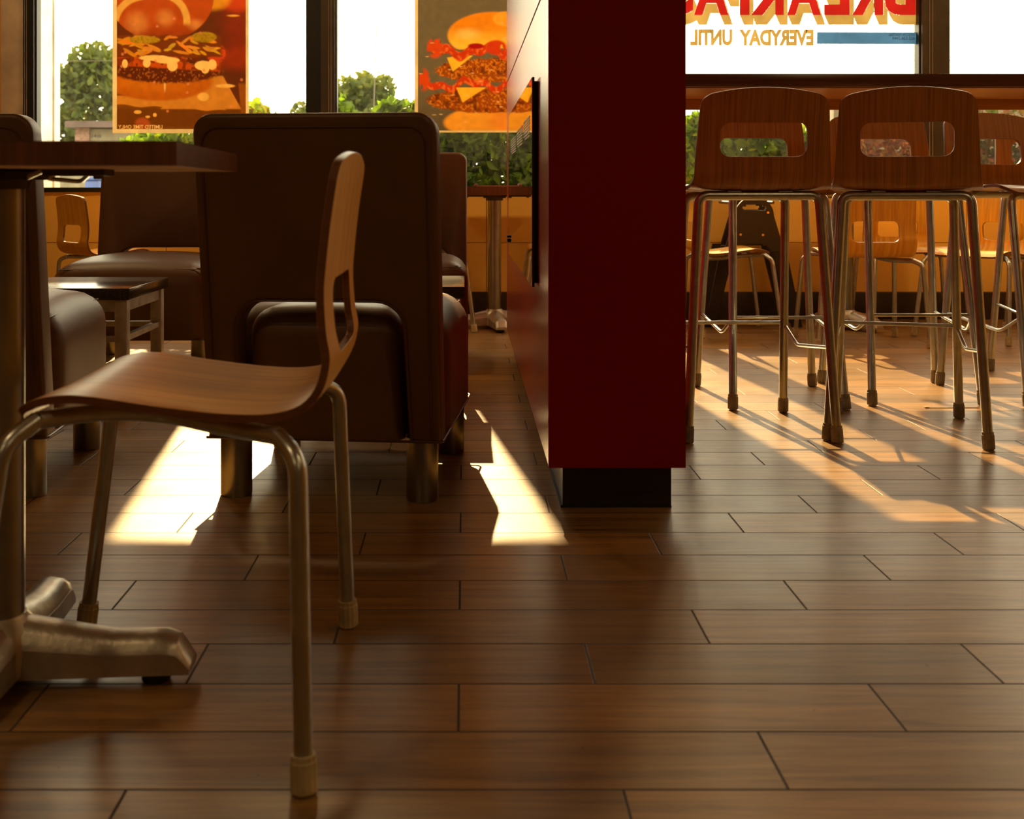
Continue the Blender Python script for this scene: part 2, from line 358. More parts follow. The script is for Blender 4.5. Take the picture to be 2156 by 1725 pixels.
# windows
for i in range(5):
    a = mullions[i]+MW/2; b = mullions[i+1]-MW/2
    if i == 0: a = -2.455
    e = empty('window_%d' % (i+1), ((a+b)/2, WY+0.03, SILL)); tag(e, kind='structure')
    off = Vector(((a+b)/2, WY+0.03, SILL))
    fr = MB()
    def fb(x0, x1, y0, y1, z0, z1, mi=0): fr.box(x0-off.x, x1-off.x, y0-off.y, y1-off.y, z0-off.z, z1-off.z, mi)
    l = mullions[i] if i else -2.515
    fb(l, a, WY-0.03, WY+0.09, SILL, HEAD); fb(b, mullions[i+1], WY-0.03, WY+0.09, SILL, HEAD)
    fb(a, b, WY-0.02, WY+0.09, SILL, SILL+0.027); fb(a, b, WY-0.02, WY+0.09, HEAD-0.05, HEAD)
    fb(a, a+0.010, WY-0.005, WY+0.05, SILL+0.027, HEAD-0.05, 1); fb(b-0.010, b, WY-0.005, WY+0.05, SILL+0.027, HEAD-0.05, 1)
    fr.build('window_frame', [M['frame'] if i else M['frame_black'], M['frame_black']], e)
    gl = MB(); gl.box(a+0.002-off.x, b-0.002-off.x, 0.012, 0.018, 0.027, HEAD-0.05-off.z); gl.build('window_pane', M['glass'], e)

# bead chains of the roller blinds, hanging beside the mullions
def chain(xs, label):
    mb = MB(); y = WY-0.045
    for x in xs:
        z = 0.95 if label.startswith('beaded blind chain beside the left') else 0.80
        mb.tube([(x, y, z), (x, y, 2.7)], 0.0012, 5)
        zz = z
        while zz < 1.45:
            q = 0.0030; mb.add([(x-q, y, zz), (x, y-q, zz), (x+q, y, zz), (x, y+q, zz), (x, y, zz+q*1.2), (x, y, zz-q*1.2)],
                   [(0, 1, 4), (1, 2, 4), (2, 3, 4), (3, 0, 4), (1, 0, 5), (2, 1, 5), (3, 2, 5), (0, 3, 5)], 0, True); zz += 0.0085
    mb.tube(fillet([Vector((xs[0], y, z)), Vector(((xs[0]+xs[1])/2, y, z-0.02)), Vector((xs[1], y, z))], 0.01, 4), 0.0022, 6)
    o = mb.build('blind_chain', M['chain']); tag(o, label, 'blind chain', 'beaded chains of the window blinds')
chain((px(58, WY), px(62, WY)), 'beaded blind chain beside the left end of the leftmost window')
chain((px(694, WY), px(699, WY)), 'beaded blind chain on the dark mullion between the two burger posters')
chain((px(1951, WY), px(1957, WY)), 'beaded blind chain on the dark mullion right of the painted lettering')

# ------------------------------------------------------------------ red partition (pillar)
e = empty('partition_pillar', (0.35, 4.0, 0)); tag(e, 'tall deep red partition pillar with a black recessed base beside the aisle', 'pillar')
PX0, PX1, PY0, PY1 = 0.1939, 0.5053, 2.69, 5.32
def rel(mb, o): mb.v = [(v[0]-o[0], v[1]-o[1], v[2]-o[2]) for v in mb.v]; return mb
m_ = MB(); m_.box(PX0+0.036, PX1-0.022, PY0+0.047, PY1-0.05, 0, 0.112); rel(m_, (0.35, 4, 0)).build('toe_kick', M['base_black'], e)
m_ = MB()
m_.box(PX0, PX1, PY0, PY1, 0.107, 1.219, 0); m_.box(PX0+0.008, PX1-0.008, PY0+0.0, PY1, 1.219, 1.228, 1)
m_.box(PX0, PX1, PY0, PY1, 1.228, 2.95, 0)
# front panel in the darker copy of the red, its shade painted in, front face keeps no groove
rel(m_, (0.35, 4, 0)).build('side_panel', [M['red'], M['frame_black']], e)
m_ = MB(); m_.box(PX0-0.001, PX1+0.001, PY0-0.012, PY0, 0.105, 2.95); rel(m_, (0.35, 4, 0)).build('front_panel', M['red_shaded'], e)
m_ = MB(); m_.box(PX0+0.031, PX0+0.036, PY0+0.042, PY1-0.05, 0, 0.004); m_.box(PX0+0.031, PX1-0.022, PY0+0.042, PY0+0.047, 0, 0.004); rel(m_, (0.35, 4, 0)).build('base_sealant', M['frame_black'], e)
# glossy acrylic sign board on its left face
e = empty('sign_board', (PX0-0.015, 3.9, 0.486)); tag(e, 'long glossy mirror-like acrylic board mounted on the left face of the red pillar', 'sign board')
oo = (PX0-0.015, 3.9, 0.486)
m_ = MB(); m_.box(PX0-0.016, PX0-0.010, 3.07, 4.68, 0.486, 1.035); rel(m_, oo).build('acrylic_sheet', M['panel_glass'], e)
m_ = MB(); m_.box(PX0-0.0095, PX0, 3.082, 4.66, 0.495, 1.026); m_.box(PX0-0.0165, PX0-0.0098, 3.064, 3.070, 0.486, 1.035); rel(m_, oo).build('backing', M['black'], e)
m_ = MB()
for (ya, yb, za, zb) in ((3.17, 3.50, 0.885, 0.945), (3.56, 3.95, 0.880, 0.940), (4.02, 4.45, 0.872, 0.930)):
    nl = 7
    for k in range(nl):
        z = za+(zb-za)*k/nl; m_.box(PX0-0.0168, PX0-0.0162, ya, yb-(0.07 if k == 0 else 0.0), z, z+(zb-za)/nl*0.6)
rel(m_, oo).build('printed_lines', M['grey_print'], e)
m_ = MB(); m_.box(PX0-0.024, PX0-0.016, 4.60, 4.66, 0.535, 0.548, bev=0.002); m_.box(PX0-0.024, PX0-0.016, 4.60, 4.66, 0.552, 0.562, bev=0.002); rel(m_, oo).build('clip', M['black'], e)

# ------------------------------------------------------------------ moulded plywood shells
def shell(profile, half, hole=None, arch=0.0, r_top=0.035, r_front=0.06, th=0.011, curve=0.0, name='seat_shell', mats=None, parent=None):
    """profile: (y, z) from the top of the back down and forward to the front edge; hole: (s0, s1, halfwidth, r)"""
    P = catmull([(0, a, b) for a, b in profile], 14)
    S = [0.0]
    for i in range(1, len(P)): S.append(S[-1]+(P[i]-P[i-1]).length)
    T = S[-1]
    def at(s):
        s = min(max(s, 0), T)
        for i in range(1, len(S)):
            if s <= S[i]+1e-9:
                t = (s-S[i-1])/max(1e-9, S[i]-S[i-1]); return P[i-1].lerp(P[i], t)
        return P[-1]
    rows = set()
    def corner(a, b, n=8):
        for k in range(n+1):
            t = 0.5-0.5*math.cos(PI*k/n); rows.add(round(a+(b-a)*t, 6))
    corner(0, r_top*2, 10); corner(T-r_front, T, 12)
    x = 0.0
    while x < T: rows.add(round(x, 6)); x += 0.011
    if hole: corner(hole[0], hole[0]+hole[3]); corner(hole[1]-hole[3], hole[1])
    rows = sorted(rows); rr = [rows[0]]
    keep = [0.0, T] + ([hole[0], hole[1]] if hole else [])
    for s in rows[1:]:
        if s-rr[-1] < 0.0008:
            if any(abs(s-k) < 1e-5 for k in keep): rr[-1] = s
            continue
        rr.append(s)
    rows = rr
    def outer(s):
        w_ = half(s)
        if s < r_top: d = r_top-s; w_ -= r_top-math.sqrt(max(0, r_top*r_top-d*d))
        if s > T-r_front: d = s-(T-r_front); w_ -= r_front-math.sqrt(max(0, r_front**2-min(d, r_front)**2))
        return w_
    def inner(s):
        if not hole: return 0.1
        a, b, hw, r = hole
        if s <= a or s >= b: return hw-r
        if s < a+r: d = a+r-s; return hw-r+math.sqrt(max(0, r*r-d*d))
        if s > b-r: d = s-(b-r); return hw-r+math.sqrt(max(0, r*r-d*d))
        return hw
    NS, NM = 5, 12; V = []; Fc = []; ncol = 2*NS+NM+1
    for s in rows:
        wo, wi = outer(s), min(inner(s), outer(s)*0.92)
        xs = [-wo+(wo-wi)*k/NS for k in range(NS)]+[-wi+2*wi*k/NM for k in range(NM+1)]+[wi+(wo-wi)*(k+1)/NS for k in range(NS)]
        for x in xs:
            fade = max(0.0, 1-s/0.09); q = at(s + arch*(x/0.19)**2*fade)
            t1 = at(s+0.004)-at(s-0.004); nrm = Vector((0, -t1.z, t1.y)).normalized()   # towards the sitter / up
            lift = curve*(x/0.2)**2
            V.append((x, q.y+nrm.y*lift, q.z+nrm.z*lift))
    for i in range(len(rows)-1):
        for j in range(ncol-1):
            if hole and hole[0]-1e-6 <= rows[i] and rows[i+1] <= hole[1]+1e-6 and NS <= j < NS+NM: continue
            Fc.append((i*ncol+j, i*ncol+j+1, (i+1)*ncol+j+1, (i+1)*ncol+j))
    me = bpy.data.meshes.new(name); me.from_pydata(V, [], Fc); me.update()
    bm = bmesh.new(); bm.from_mesh(me)
    bm.normal_update()
    nv = {v: v.normal.copy() for v in bm.verts}
    # thick shell built by hand: top skin, bottom skin, rim
    verts = bm.verts; verts.index_update()
    n = len(V); V2 = [v.co+nv[v]*th/2 for v in verts]+[v.co-nv[v]*th/2 for v in verts]
    F2 = [tuple(v.index for v in f.verts) for f in bm.faces]; mi = [0]*len(F2)
    F3 = [tuple(reversed([i+n for i in f])) for f in F2]; rim = []
    for ed in bm.edges:
        if len(ed.link_faces) == 1:
            f = ed.link_faces[0]; l = [lp for lp in f.loops if lp.edge == ed][0]; a = l.vert.index; b = l.link_loop_next.vert.index
            rim.append((b, a, a+n, b+n))
    bm.free(); bpy.data.meshes.remove(me)
    me = bpy.data.meshes.new(name); me.from_pydata([tuple(v) for v in V2], [], F2+F3+rim)
    for m__ in mats: me.materials.append(m__)
    me.polygons.foreach_set('material_index', [0]*(2*len(F2))+[1]*len(rim)); me.polygons.foreach_set('use_smooth', [True]*len(me.polygons)); me.update()
    try: me.set_sharp_from_angle(angle=math.radians(50))
    except Exception: pass
    o = bpy.data.objects.new(name, me); C.objects.link(o); o.parent = parent
    bv = o.modifiers.new('soft_edge', 'BEVEL'); bv.width = 0.0016; bv.segments = 2; bv.limit_method = 'ANGLE'; bv.angle_limit = math.radians(50)
    return o

def foot_cap(parent, base, top_dir, r, h, mat):
    mb = MB(); d = Vector(top_dir).normalized()
    mb.lathe([(r*0.80, 0.0), (r*1.0, 0.003), (r*1.0, h*0.82), (r*0.93, h*0.86), (r*0.93, h), (r*0.70, h)], (0, 0, 0), 26, 0, 0.05)
    q = Vector((0, 0, 1)).rotation_difference(d).to_matrix().to_4x4()
    mb.v = [tuple(q @ Vector(v)+Vector(base)) for v in mb.v]
    zmin = min(v[2] for v in mb.v); mb.v = [(v[0], v[1], v[2]-zmin) for v in mb.v]
    return mb.build('foot_cap', mat, parent)

CH_PROF = [(-.018, .795), (-.006, .72), (.002, .65), (.005, .605), (.002, .555), (-.003, .52), (.006, .482), (.030, .455), (.075, .443), (.14, .444), (.22, .453), (.31, .466), (.352, .466), (.385, .457), (.408, .441)]
def make_chair(name):
    e = empty(name)
    def half(s): return 0.192+0.010*min(1, s/0.3)
    shell(CH_PROF, half, hole=(0.178, 0.280, 0.115, 0.028), arch=0.020, r_top=0.030, r_front=0.055, curve=0.003, mats=[M['wood'], M['wood_edge']], parent=e)
    r = 0.0120
    for sx in (-1, 1):
        rf = (sx*0.275, 0.018, 0.0); rt = (sx*0.243, 0.030, 0.404); rb = (sx*0.205, 0.062, 0.4235)
        ff = (sx*0.262, 0.458, 0.0); ft = (sx*0.238, 0.402, 0.418); fb_ = (sx*0.200, 0.372, 0.443)
        mb = MB(); mb.tube([rf, rt, rb], r, 14, bend=0.050); lg = mb.build('leg', M['metal'], e)
        foot_cap(lg, rf, Vector(rt)-Vector(rf), 0.0170, 0.046, M['cap'])
        mb = MB(); mb.tube([ff, ft, fb_], r, 14, bend=0.050); lg = mb.build('leg', M['metal'], e)
        foot_cap(lg, ff, Vector(ft)-Vector(ff), 0.0170, 0.046, M['cap'])
        mb = MB(); mb.tube(catmull([rb, (sx*0.135, 0.150, 0.4225), (sx*0.095, 0.235, 0.430), (sx*0.130, 0.310, 0.440), fb_], 8), r, 14)
        mb.build('seat_frame', M['metal'], e)
    mb = MB(); mb.box(-0.13, 0.13, 0.185, 0.225, 0.436, 0.444); mb.box(-0.13, 0.13, 0.26, 0.29, 0.446, 0.451); mb.build('mounting_plate', M['metal'], e)
    return e
ST_PROF = [(-.040, 1.037), (-.028, .98), (-.016, .92), (-.008, .86), (-.004, .815), (-.004, .785), (.010, .758), (.042, .743), (.10, .739), (.20, .742), (.30, .748), (.345, .747), (.378, .738), (.398, .724)]
def make_stool(name):
    e = empty(name)
    def half(s): return 0.184+0.016*min(1, s/0.26)+0.012*min(1, max(0, (s-0.26)/0.08))
    shell(ST_PROF, half, hole=(0.103, 0.203, 0.127, 0.030), arch=0.028, r_top=0.034, r_front=0.055, curve=0.006, mats=[M['stool_wood'], M['wood_edge']], parent=e)
    r = 0.0140
    RT, FT = 0.724, 0.720
    for ly, lt, hf, ht in ((0.0, 0.045, 0.219, 0.178), (0.48, 0.345, 0.190, 0.160)):
        for sx in (-1, 1):
            f0 = (sx*hf, ly, 0.0); t0 = (sx*ht, lt, RT if ly == 0 else FT); q = (sx*(ht-0.06), lt, RT if ly == 0 else FT)
            mb = MB(); mb.tube([f0, t0, q], r, 14, bend=0.045); lg = mb.build('leg', M['metal'], e)
            foot_cap(lg, f0, Vector(t0)-Vector(f0), 0.0175, 0.050, M['cap_grey'])
        mb = MB(); z = RT if ly == 0 else FT; mb.tube([(-(ht-0.06), lt, z), ((ht-0.06), lt, z)], r, 14); mb.build('seat_frame', M['metal'], e)
    mb = MB()
    for sx in (-1, 1): mb.box(sx*0.075-0.02, sx*0.075+0.02, 0.03, 0.36, 0.7335, 0.7375)
    mb.build('mounting_plate', M['metal'], e)
    def leg_at(hf, ht, ly, lt, z): t = z/0.72; return Vector((hf+(ht-hf)*t, ly+(lt-ly)*t, z))
    mb = MB()
    fr_, fl_ = leg_at(.190, .160, .48, .345, .305), leg_at(.190, .160, .48, .345, .305); fl_.x *= -1
    mb.tube([fl_, fr_], 0.0058, 10)
    for sx in (-1, 1):
        a = leg_at(.190, .160, .48, .345, .300); b = leg_at(.219, .178, 0, .045, .277); a.x *= sx; b.x *= sx
        k = a.lerp(b, 0.22); k.z = 0.243; k.x += sx*0.012
        mb.tube([a, k, b], 0.0058, 10, bend=0.025)
    mb.build('footrest', M['metal'], e)
    return e

G_ST = 'wooden bar stools around the high table'
stool = make_stool('bar_stool'); spots = [
 (0.872, 3.425, 0, 'bar stool seen from behind, right beside the red pillar at the high table'),
 (1.283, 3.400, -17, 'bar stool seen from behind, second one to the right of the red pillar'),
 (1.589, 4.500, 180, 'window-side bar stool seen between and through the two big stools near the camera'),
 (1.093, 4.42, 180, 'window-side bar stool seen through the slot of the stool beside the pillar'),
 (2.02, 4.49, 190, 'orange lit bar stool on the window side at the right edge of the photo'),
 (2.37, 4.80, 180, 'bar stool mostly hidden behind the orange lit stool at the right edge')]
for i, (x, y, a, lab) in enumerate(spots):
    o = stool if i == 0 else copy_tree(stool)
    o.location = (x, y, 0); o.rotation_euler = (0, 0, math.radians(a)); tag(o, lab, 'bar stool', G_ST)

G_CH = 'low plywood chairs with slotted backs'
chair = make_chair('dining_chair'); cs = [
 (-0.178, 1.712, 90, 1.0, 'large foreground wooden chair seen from its side, pulled up to the dark-topped table'),
 (1.17, 6.10, -90, 0.93, 'wooden chair facing right in front of the dark brown high chair'),
 (1.915, 5.46, 0, 0.96, 'wooden chair seen squarely from behind, framed by the legs of the second stool'),
 (2.40, 6.50, 176, 0.93, 'wooden chair by the window wall, half hidden behind the chair seen squarely from behind'),
 (2.76, 6.00, 128, 0.93, 'wooden chair with a sunlit seat turned towards the left, beneath the high table'),
 (3.05, 6.02, -35, 0.93, 'wooden chair by the window wall at the far right edge, turned away'),
 (-0.38, 6.33, -90, 0.95, 'wooden chair drawn up to the left side of the small window table'),
 (-2.055, 6.15, -47, 0.90, 'small pale wooden chair in the far left corner under the first window')]
for i, (x, y, a, s, lab) in enumerate(cs):
    o = chair if i == 0 else copy_tree(chair)
    o.location = (x, y, 0); o.rotation_euler = (0, 0, math.radians(a)); o.scale = (s, s, s); tag(o, lab, 'chair', G_CH)

# ------------------------------------------------------------------ pedestal tables
def arm(mb, ang, ln, c, w0=0.085, w1=0.062, h0=0.085, h1=0.058, lift=0.018, mi=0):
    """one tapering cast foot of the base, rounded top, open underneath"""
    secs = []; K = 14
    for i in range(K+1):
        t = i/K; wd = w0+(w1-w0)*t; ht = h0+(h1-h0)*min(1, t*1.8)
        if t > 0.86: u = (t-0.86)/0.14; ht *= math.sqrt(max(0.06, 1-u*u))
        zb = lift
        sec = [(-wd/2, zb), (-wd/2, zb+ht*0.55)]
        for k in range(7): a = PI-PI*k/6; sec.append((math.cos(a)*wd/2*0.98, zb+ht*0.55+math.sin(a)*ht*0.45))
        sec += [(wd/2, zb+ht*0.55), (wd/2, zb)]
        secs.append((0.02+t*ln, sec))
    V = []; n = len(secs[0][1]); ca, sa = math.cos(ang), math.sin(ang)
    for d, sec in secs:
        for s_, z in sec: V.append((c[0]+ca*d-sa*s_, c[1]+sa*d+ca*s_, c[2]+z))
    Fs = []
    for i in range(K):
        for k in range(n): Fs.append((i*n+k, i*n+(k+1) % n, (i+1)*n+(k+1) % n, (i+1)*n+k))
    Fs.append(tuple(range(n))); Fs.append(tuple(reversed([K*n+k for k in range(n)])))
    mb.add(V, Fs, mi, True)
def base_arm(parent, ang, ln, **kw):
    mb = MB(); arm(mb, ang, ln, (0, 0, 0), **kw); o = mb.build('base_arm', M['cast'], parent)
    mb = MB(); d = ln-0.035; mb.lathe([(0.020, 0.0), (0.022, 0.004), (0.020, 0.022)], (math.cos(ang)*d, math.sin(ang)*d, 0), 16); mb.build('glide', M['black'], o)
def ped_table(name, loc, top_z, thick, x0, x1, y0, y1, yaw, arms, col_r=0.0375, label='', ln=0.27):
    e = empty(name, loc, yaw); tag(e, label, 'table')
    mb = MB(); mb.box(x0, x1, y0, y1, top_z-thick+0.004, top_z, 0); tp = mb.build('tabletop', M['table_top'], e)
    mb = MB(); q = 0.002
    mb.box(x0-q, x1+q, y0-q, y0, top_z-thick, top_z-0.0015); mb.box(x0-q, x1+q, y1, y1+q, top_z-thick, top_z-0.0015)
    mb.box(x0-q, x0, y0, y1, top_z-thick, top_z-0.0015); mb.box(x1, x1+q, y0, y1, top_z-thick, top_z-0.0015); mb.build('edge_band', M['table_edge'], tp)
    mb = MB(); mb.box(x0, x1, y0, y1, top_z-thick, top_z-thick+0.004); mb.build('underside_board', M['underside'], tp)
    mb = MB(); mb.lathe([(col_r, 0.055), (col_r, top_z-thick-0.012)], (0, 0, 0), 32); mb.build('column', M['brushed'], e)
    mb = MB(); mb.lathe([(0.062, 0.022), (0.064, 0.06), (0.056, 0.085), (0.044, 0.098), (0.040, 0.104)], (0, 0, 0), 32); mb.build('base_hub', M['cast'], e)
    for a in arms: base_arm(e, math.radians(a), ln)
    mb = MB(); zt = top_z-thick
    for a in (0, 90): 
        R_ = Matrix.Rotation(math.radians(a+45 if False else a), 4, 'Z')
        mb.box(-0.165, 0.165, -0.028, 0.028, zt-0.010, zt, mat=R_)
    mb.box(-0.06, 0.06, -0.06, 0.06, zt-0.016, zt-0.004)
    mb.lathe([(col_r+0.008, zt-0.03), (col_r+0.012, zt-0.012)], (0, 0, 0), 24)
    for k in range(4):
        a = math.radians(90*k); mb.lathe([(0.007, zt-0.015), (0.008, zt-0.010)], (0.148*math.cos(a), 0.148*math.sin(a), 0), 10)
    mb.build('support_plate', M['frame'], e)
    return e
t = ped_table('pedestal_table', (-0.700, 1.765, 0), 0.803, 0.032, -0.60, 0.318, -0.265, 0.235, 2.2, (0, 90, 180, 270), 0.0375,
              'dark-topped pedestal table with cast metal base at the left edge of the foreground', 0.27)
mb = MB(); zt = 0.771
mb.tube([(0.090, -0.005, zt-0.005), (0.072, -0.01, zt-0.0135), (0.116, 0.02, zt-0.0185), (0.139, -0.01, zt-0.006), (0.085, -0.005, zt-0.005)], 0.0036, 10, bend=0.010)
mb.build('wire_hook', M['metal'], t); mb = MB()
mb.tube([(0.079, -0.05, zt-0.004), (0.062, -0.06, zt-0.013)], 0.0036, 10)
mb.build('wire_hook', M['metal'], t)
ped_table('window_table', (px(1041, 6.28), 6.28, 0), 0.757, 0.044, -0.30, 0.36, -0.33, 0.33, 0, (8, 98, 188, 278), 0.0365,
          'small wood pedestal table under the window, seen in the gap left of the red pillar', 0.22)
ped_table('corner_table', (2.035, 6.24, 0), 0.74, 0.035, -0.30, 0.30, -0.24, 0.30, 0, (-60, 30, 120, 210), 0.0365,
          'pedestal table by the window, its steel column seen through a chair slot', 0.20)
# tray on the window table
e = empty('serving_tray', (px(1045, 6.15), 6.15, 0.757)); tag(e, 'small pinkish tray with curled ends lying on the window table', 'tray')
mb = MB(); mb.box(-0.10, 0.10, -0.07, 0.07, 0.0, 0.006); mb.box(-0.115, -0.098, -0.07, 0.07, 0.004, 0.016, bev=0.003); mb.box(0.098, 0.115, -0.07, 0.07, 0.004, 0.016, bev=0.003)
mb.build('tray_body', M['pink'], e)

# ------------------------------------------------------------------ high table
e = empty('high_table', (1.9, 4.1, 0)); tag(e, 'long high bar table with thick wooden top in front of the painted window', 'bar table')
oo = (1.9, 4.1, 0)
mb = MB(); mb.box(0.56, 3.3, 3.70, 4.23, 1.066, 1.107, bev=0.002); rel(mb, oo).build('tabletop', M['table_top'], e)
mb = MB(); mb.box(0.562, 3.298, 3.71, 4.225, 1.062, 1.066); rel(mb, oo).build('underside_board', M['bar_top'], e)
mb = MB(); mb.box(0.60, 3.25, 4.17, 4.195, 1.026, 1.062); rel(mb, oo).build('apron', M['bar_top'], e)
for x in (0.60, 3.1):
    mb = MB(); mb.lathe([(0.038, 0.012), (0.038, 1.062)], (x, 3.97, 0), 28); rel(mb, oo).build('column', M['brushed'], e)
    mb = MB(); mb.box(x-0.07, x+0.07, 3.77, 4.18, 0, 0.012, bev=0.003); rel(mb, oo).build('base_plate', M['cast'], e)

# ------------------------------------------------------------------ leatherette booths
def soft_box(mb, x0, x1, y0, y1, z0, z1, r, seg=4, crown=0.0, mi=0):
    bm = bmesh.new(); bmesh.ops.create_cube(bm, size=1.0)
    for v in bm.verts: v.co = Vector(((x0+x1)/2+v.co.x*(x1-x0), (y0+y1)/2+v.co.y*(y1-y0), (z0+z1)/2+v.co.z*(z1-z0)))
    top = [e_ for e_ in bm.edges if all(v.co.z > z1-1e-4 for v in e_.verts)]
    ver = [e_ for e_ in bm.edges if abs(e_.verts[0].co.z-e_.verts[1].co.z) > 1e-3]
    bmesh.ops.bevel(bm, geom=top+ver, offset=r, segments=seg, profile=0.5, affect='EDGES')
    bmesh.ops.subdivide_edges(bm, edges=[e_ for e_ in bm.edges if e_.calc_length() > 0.12], cuts=7, use_grid_fill=True)
    for v in bm.verts:
        u = (v.co.x-(x0+x1)/2)/((x1-x0)/2); q = (v.co.y-(y0+y1)/2)/((y1-y0)/2)
        if v.co.z > z1-r*1.2: v.co.z += crown*(1-u*u)*(1-q*q)
    mb.bm(bm, mi, True)
W2 = 0.2815; ZB = 0.147; ZT = 0.915; REC = 0.16
def make_booth(name):
    e = empty(name)
    # back panel: an upside-down U, leaning, built as strips around the arch
    aw, ah, ar = 0.196, 0.478, 0.065
    outl = [(-W2, ZB), (-W2, ZT-0.045)]
    for k in range(1, 7): a = PI-PI/2*k/6; outl.append((-W2+0.045+0.045*math.cos(a), ZT-0.045+0.045*math.sin(a)))
    for k in range(0, 7): a = PI/2-PI/2*k/6; outl.append((W2-0.045+0.045*math.cos(a), ZT-0.045+0.045*math.sin(a)))
    outl += [(W2, ZB)]
    inn = [(aw+0.008, ZB), (aw, ah-ar)]
    for k in range(1, 8): a = PI/2*k/7; inn.append((aw-ar+ar*math.cos(a), ah-ar+ar*math.sin(a)))
    for k in range(0, 8): a = PI/2+PI/2*k/7; inn.append((-aw+ar+ar*math.cos(a), ah-ar+ar*math.sin(a)))
    inn += [(-aw-0.008, ZB)]
    poly = outl+inn
    bm = bmesh.new(); th = 0.085
    v0 = [bm.verts.new((x, 0.0, z)) for x, z in poly]; f0 = bm.faces.new(v0)
    ret = bmesh.ops.extrude_face_region(bm, geom=[f0]); vv = [g for g in ret['geom'] if isinstance(g, bmesh.types.BMVert)]
    for v in vv: v.co.y += th
    bmesh.ops.recalc_face_normals(bm, faces=bm.faces)
    sharp = [e_ for e_ in bm.edges if len(e_.link_faces) == 2 and e_.link_faces[0].normal.angle(e_.link_faces[1].normal) > 1.0 and e_.calc_length() > 0.0 and abs(e_.verts[0].co.y-e_.verts[1].co.y) < 1e-5]
    bmesh.ops.bevel(bm, geom=sharp, offset=0.012, segments=3, profile=0.5, affect='EDGES')
    for v in bm.verts:
        t = max(0, v.co.z-ZB-0.30)/(ZT-ZB-0.30)
        v.co.y -= REC*(v.co.z-ZB)
        if v.co.y > 0.03: v.co.y += 0.0
    mb = MB(); mb.bm(bm, 0, True); back = mb.build('backrest', M['leather'], e)
    # piping following the rear face of the back and the arch
    def onback(x, z, y=0.0): return (x, y-REC*(z-ZB)-0.001, z)
    mb = MB()
    path = [(-W2+0.022, ZB+0.01), (-W2+0.022, ZT-0.07)]
    for k in range(1, 6): a = PI-PI/2*k/5; path.append((-W2+0.062+0.040*math.cos(a), ZT-0.072+0.040*math.sin(a)))
    for k in range(0, 6): a = PI/2-PI/2*k/5; path.append((W2-0.062+0.040*math.cos(a), ZT-0.072+0.040*math.sin(a)))
    path += [(W2-0.022, ZB+0.01)]
    mb.tube([onback(*q) for q in path], 0.0026, 8)
    mb.tube([onback(x*1.035, z+0.004) for x, z in inn], 0.0024, 8)
    mb.build('piping', M['piping'], back)
    # seat block
    mb = MB(); soft_box(mb, -W2-0.003, W2+0.003, 0.085, 0.66, ZB, 0.440, 0.080, 6, 0.042)
    mb2 = MB(); soft_box(mb2, -0.188, 0.188, 0.000, 0.22, ZB, 0.452, 0.055, 6, 0.016)
    mb.add(mb2.v, mb2.f, 0, True)
    seat = mb.build('seat', M['leather'], e)
    mb = MB(); zz = 0.432
    for dx in (0.0, 0.012):
        xx = W2-0.026-dx; zz = 0.4235+dx*0.35; yy = 0.632-dx
        mb.tube([(xx, 0.10, zz), (xx, yy-0.01, zz), (xx-0.01, yy, zz), (-xx+0.01, yy, zz), (-xx, yy-0.01, zz), (-xx, 0.10, zz)], 0.0017, 6, bend=0.06)
    q = W2+0.0015; mb.tube([(-q, 0.0, ZB+0.002), (-q, 0.655, ZB+0.002), (q, 0.655, ZB+0.002), (q, 0.0, ZB+0.002), (-q, 0.0, ZB+0.002)], 0.0034, 8, bend=0.02)
    mb.build('piping', M['piping'], seat)
    for lx, ly in ((-0.228, 0.055), (0.228, 0.055), (-0.236, 0.57), (0.236, 0.57)):
        mb = MB(); mb.lathe([(0.036, 0.0), (0.038, 0.004), (0.038, ZB+0.004)], (lx, ly, 0), 32); mb.build('leg', M['brushed'], e)
    return e
booth = make_booth('booth_seat'); bs = [
 (-0.332, 2.774, -6, 1.0, 'large brown leatherette booth chair seen from behind, with arched opening low in its back'),
 (-1.275, 2.774, 4, 1.0, 'brown leatherette booth chair at the left edge behind the pedestal table'),
 (-0.268, 5.42, 180, 1.0, 'far brown booth chair facing the room, just its right side showing beside the big one'),
 (-1.345, 5.36, 182, 1.13, 'brown booth chair facing the room, behind the black-topped low table')]
for i, (x, y, a, s, lab) in enumerate(bs):
    o = booth if i == 0 else copy_tree(booth)
    o.location = (x, y, 0); o.rotation_euler = (0, 0, math.radians(a)); o.scale = (s, s, 1.0); tag(o, lab, 'booth chair', 'brown leatherette booth chairs')

# low tables between the booths
def low_table(name):
    e = empty(name)
    WX, D, H = 0.60, 0.50, 0.420
    mb = MB(); mb.box(-WX, 0, 0, D, H-0.038, H, bev=0.002); mb.build('stone_top', M['stone'], e)
    q = 0.040
    for x, y in ((-WX+0.012, 0.012), (-q-0.012, 0.012), (-WX+0.012, D-q-0.012), (-q-0.012, D-q-0.012)):
        mb = MB(); mb.box(x, x+q, y, y+q, 0, H-0.038, bev=0.003); mb.build('leg', M['cast'], e)
    mb = MB()
    for z0, z1 in ((H-0.078, H-0.040), (0.243, 0.262)):
        mb.box(-WX+0.05, -0.05, 0.02, 0.042, z0, z1); mb.box(-WX+0.05, -0.05, D-0.042, D-0.02, z0, z1)
        mb.box(-WX+0.02, -WX+0.042, 0.05, D-0.05, z0, z1); mb.box(-0.042, -0.02, 0.05, D-0.05, z0, z1)
    mb.build('rail', M['cast'], e)
    return e
lt = low_table('low_table'); lt.location = (-1.087, 3.81, 0); tag(lt, 'low table with black speckled top and square metal legs at the left', 'low table', 'black-topped low tables')
lt2 = copy_tree(lt); lt2.location = (0.002, 3.87, 0); tag(lt2, 'low black-topped table mostly hidden behind the big booth chair, one corner showing', 'low table', 'black-topped low tables')

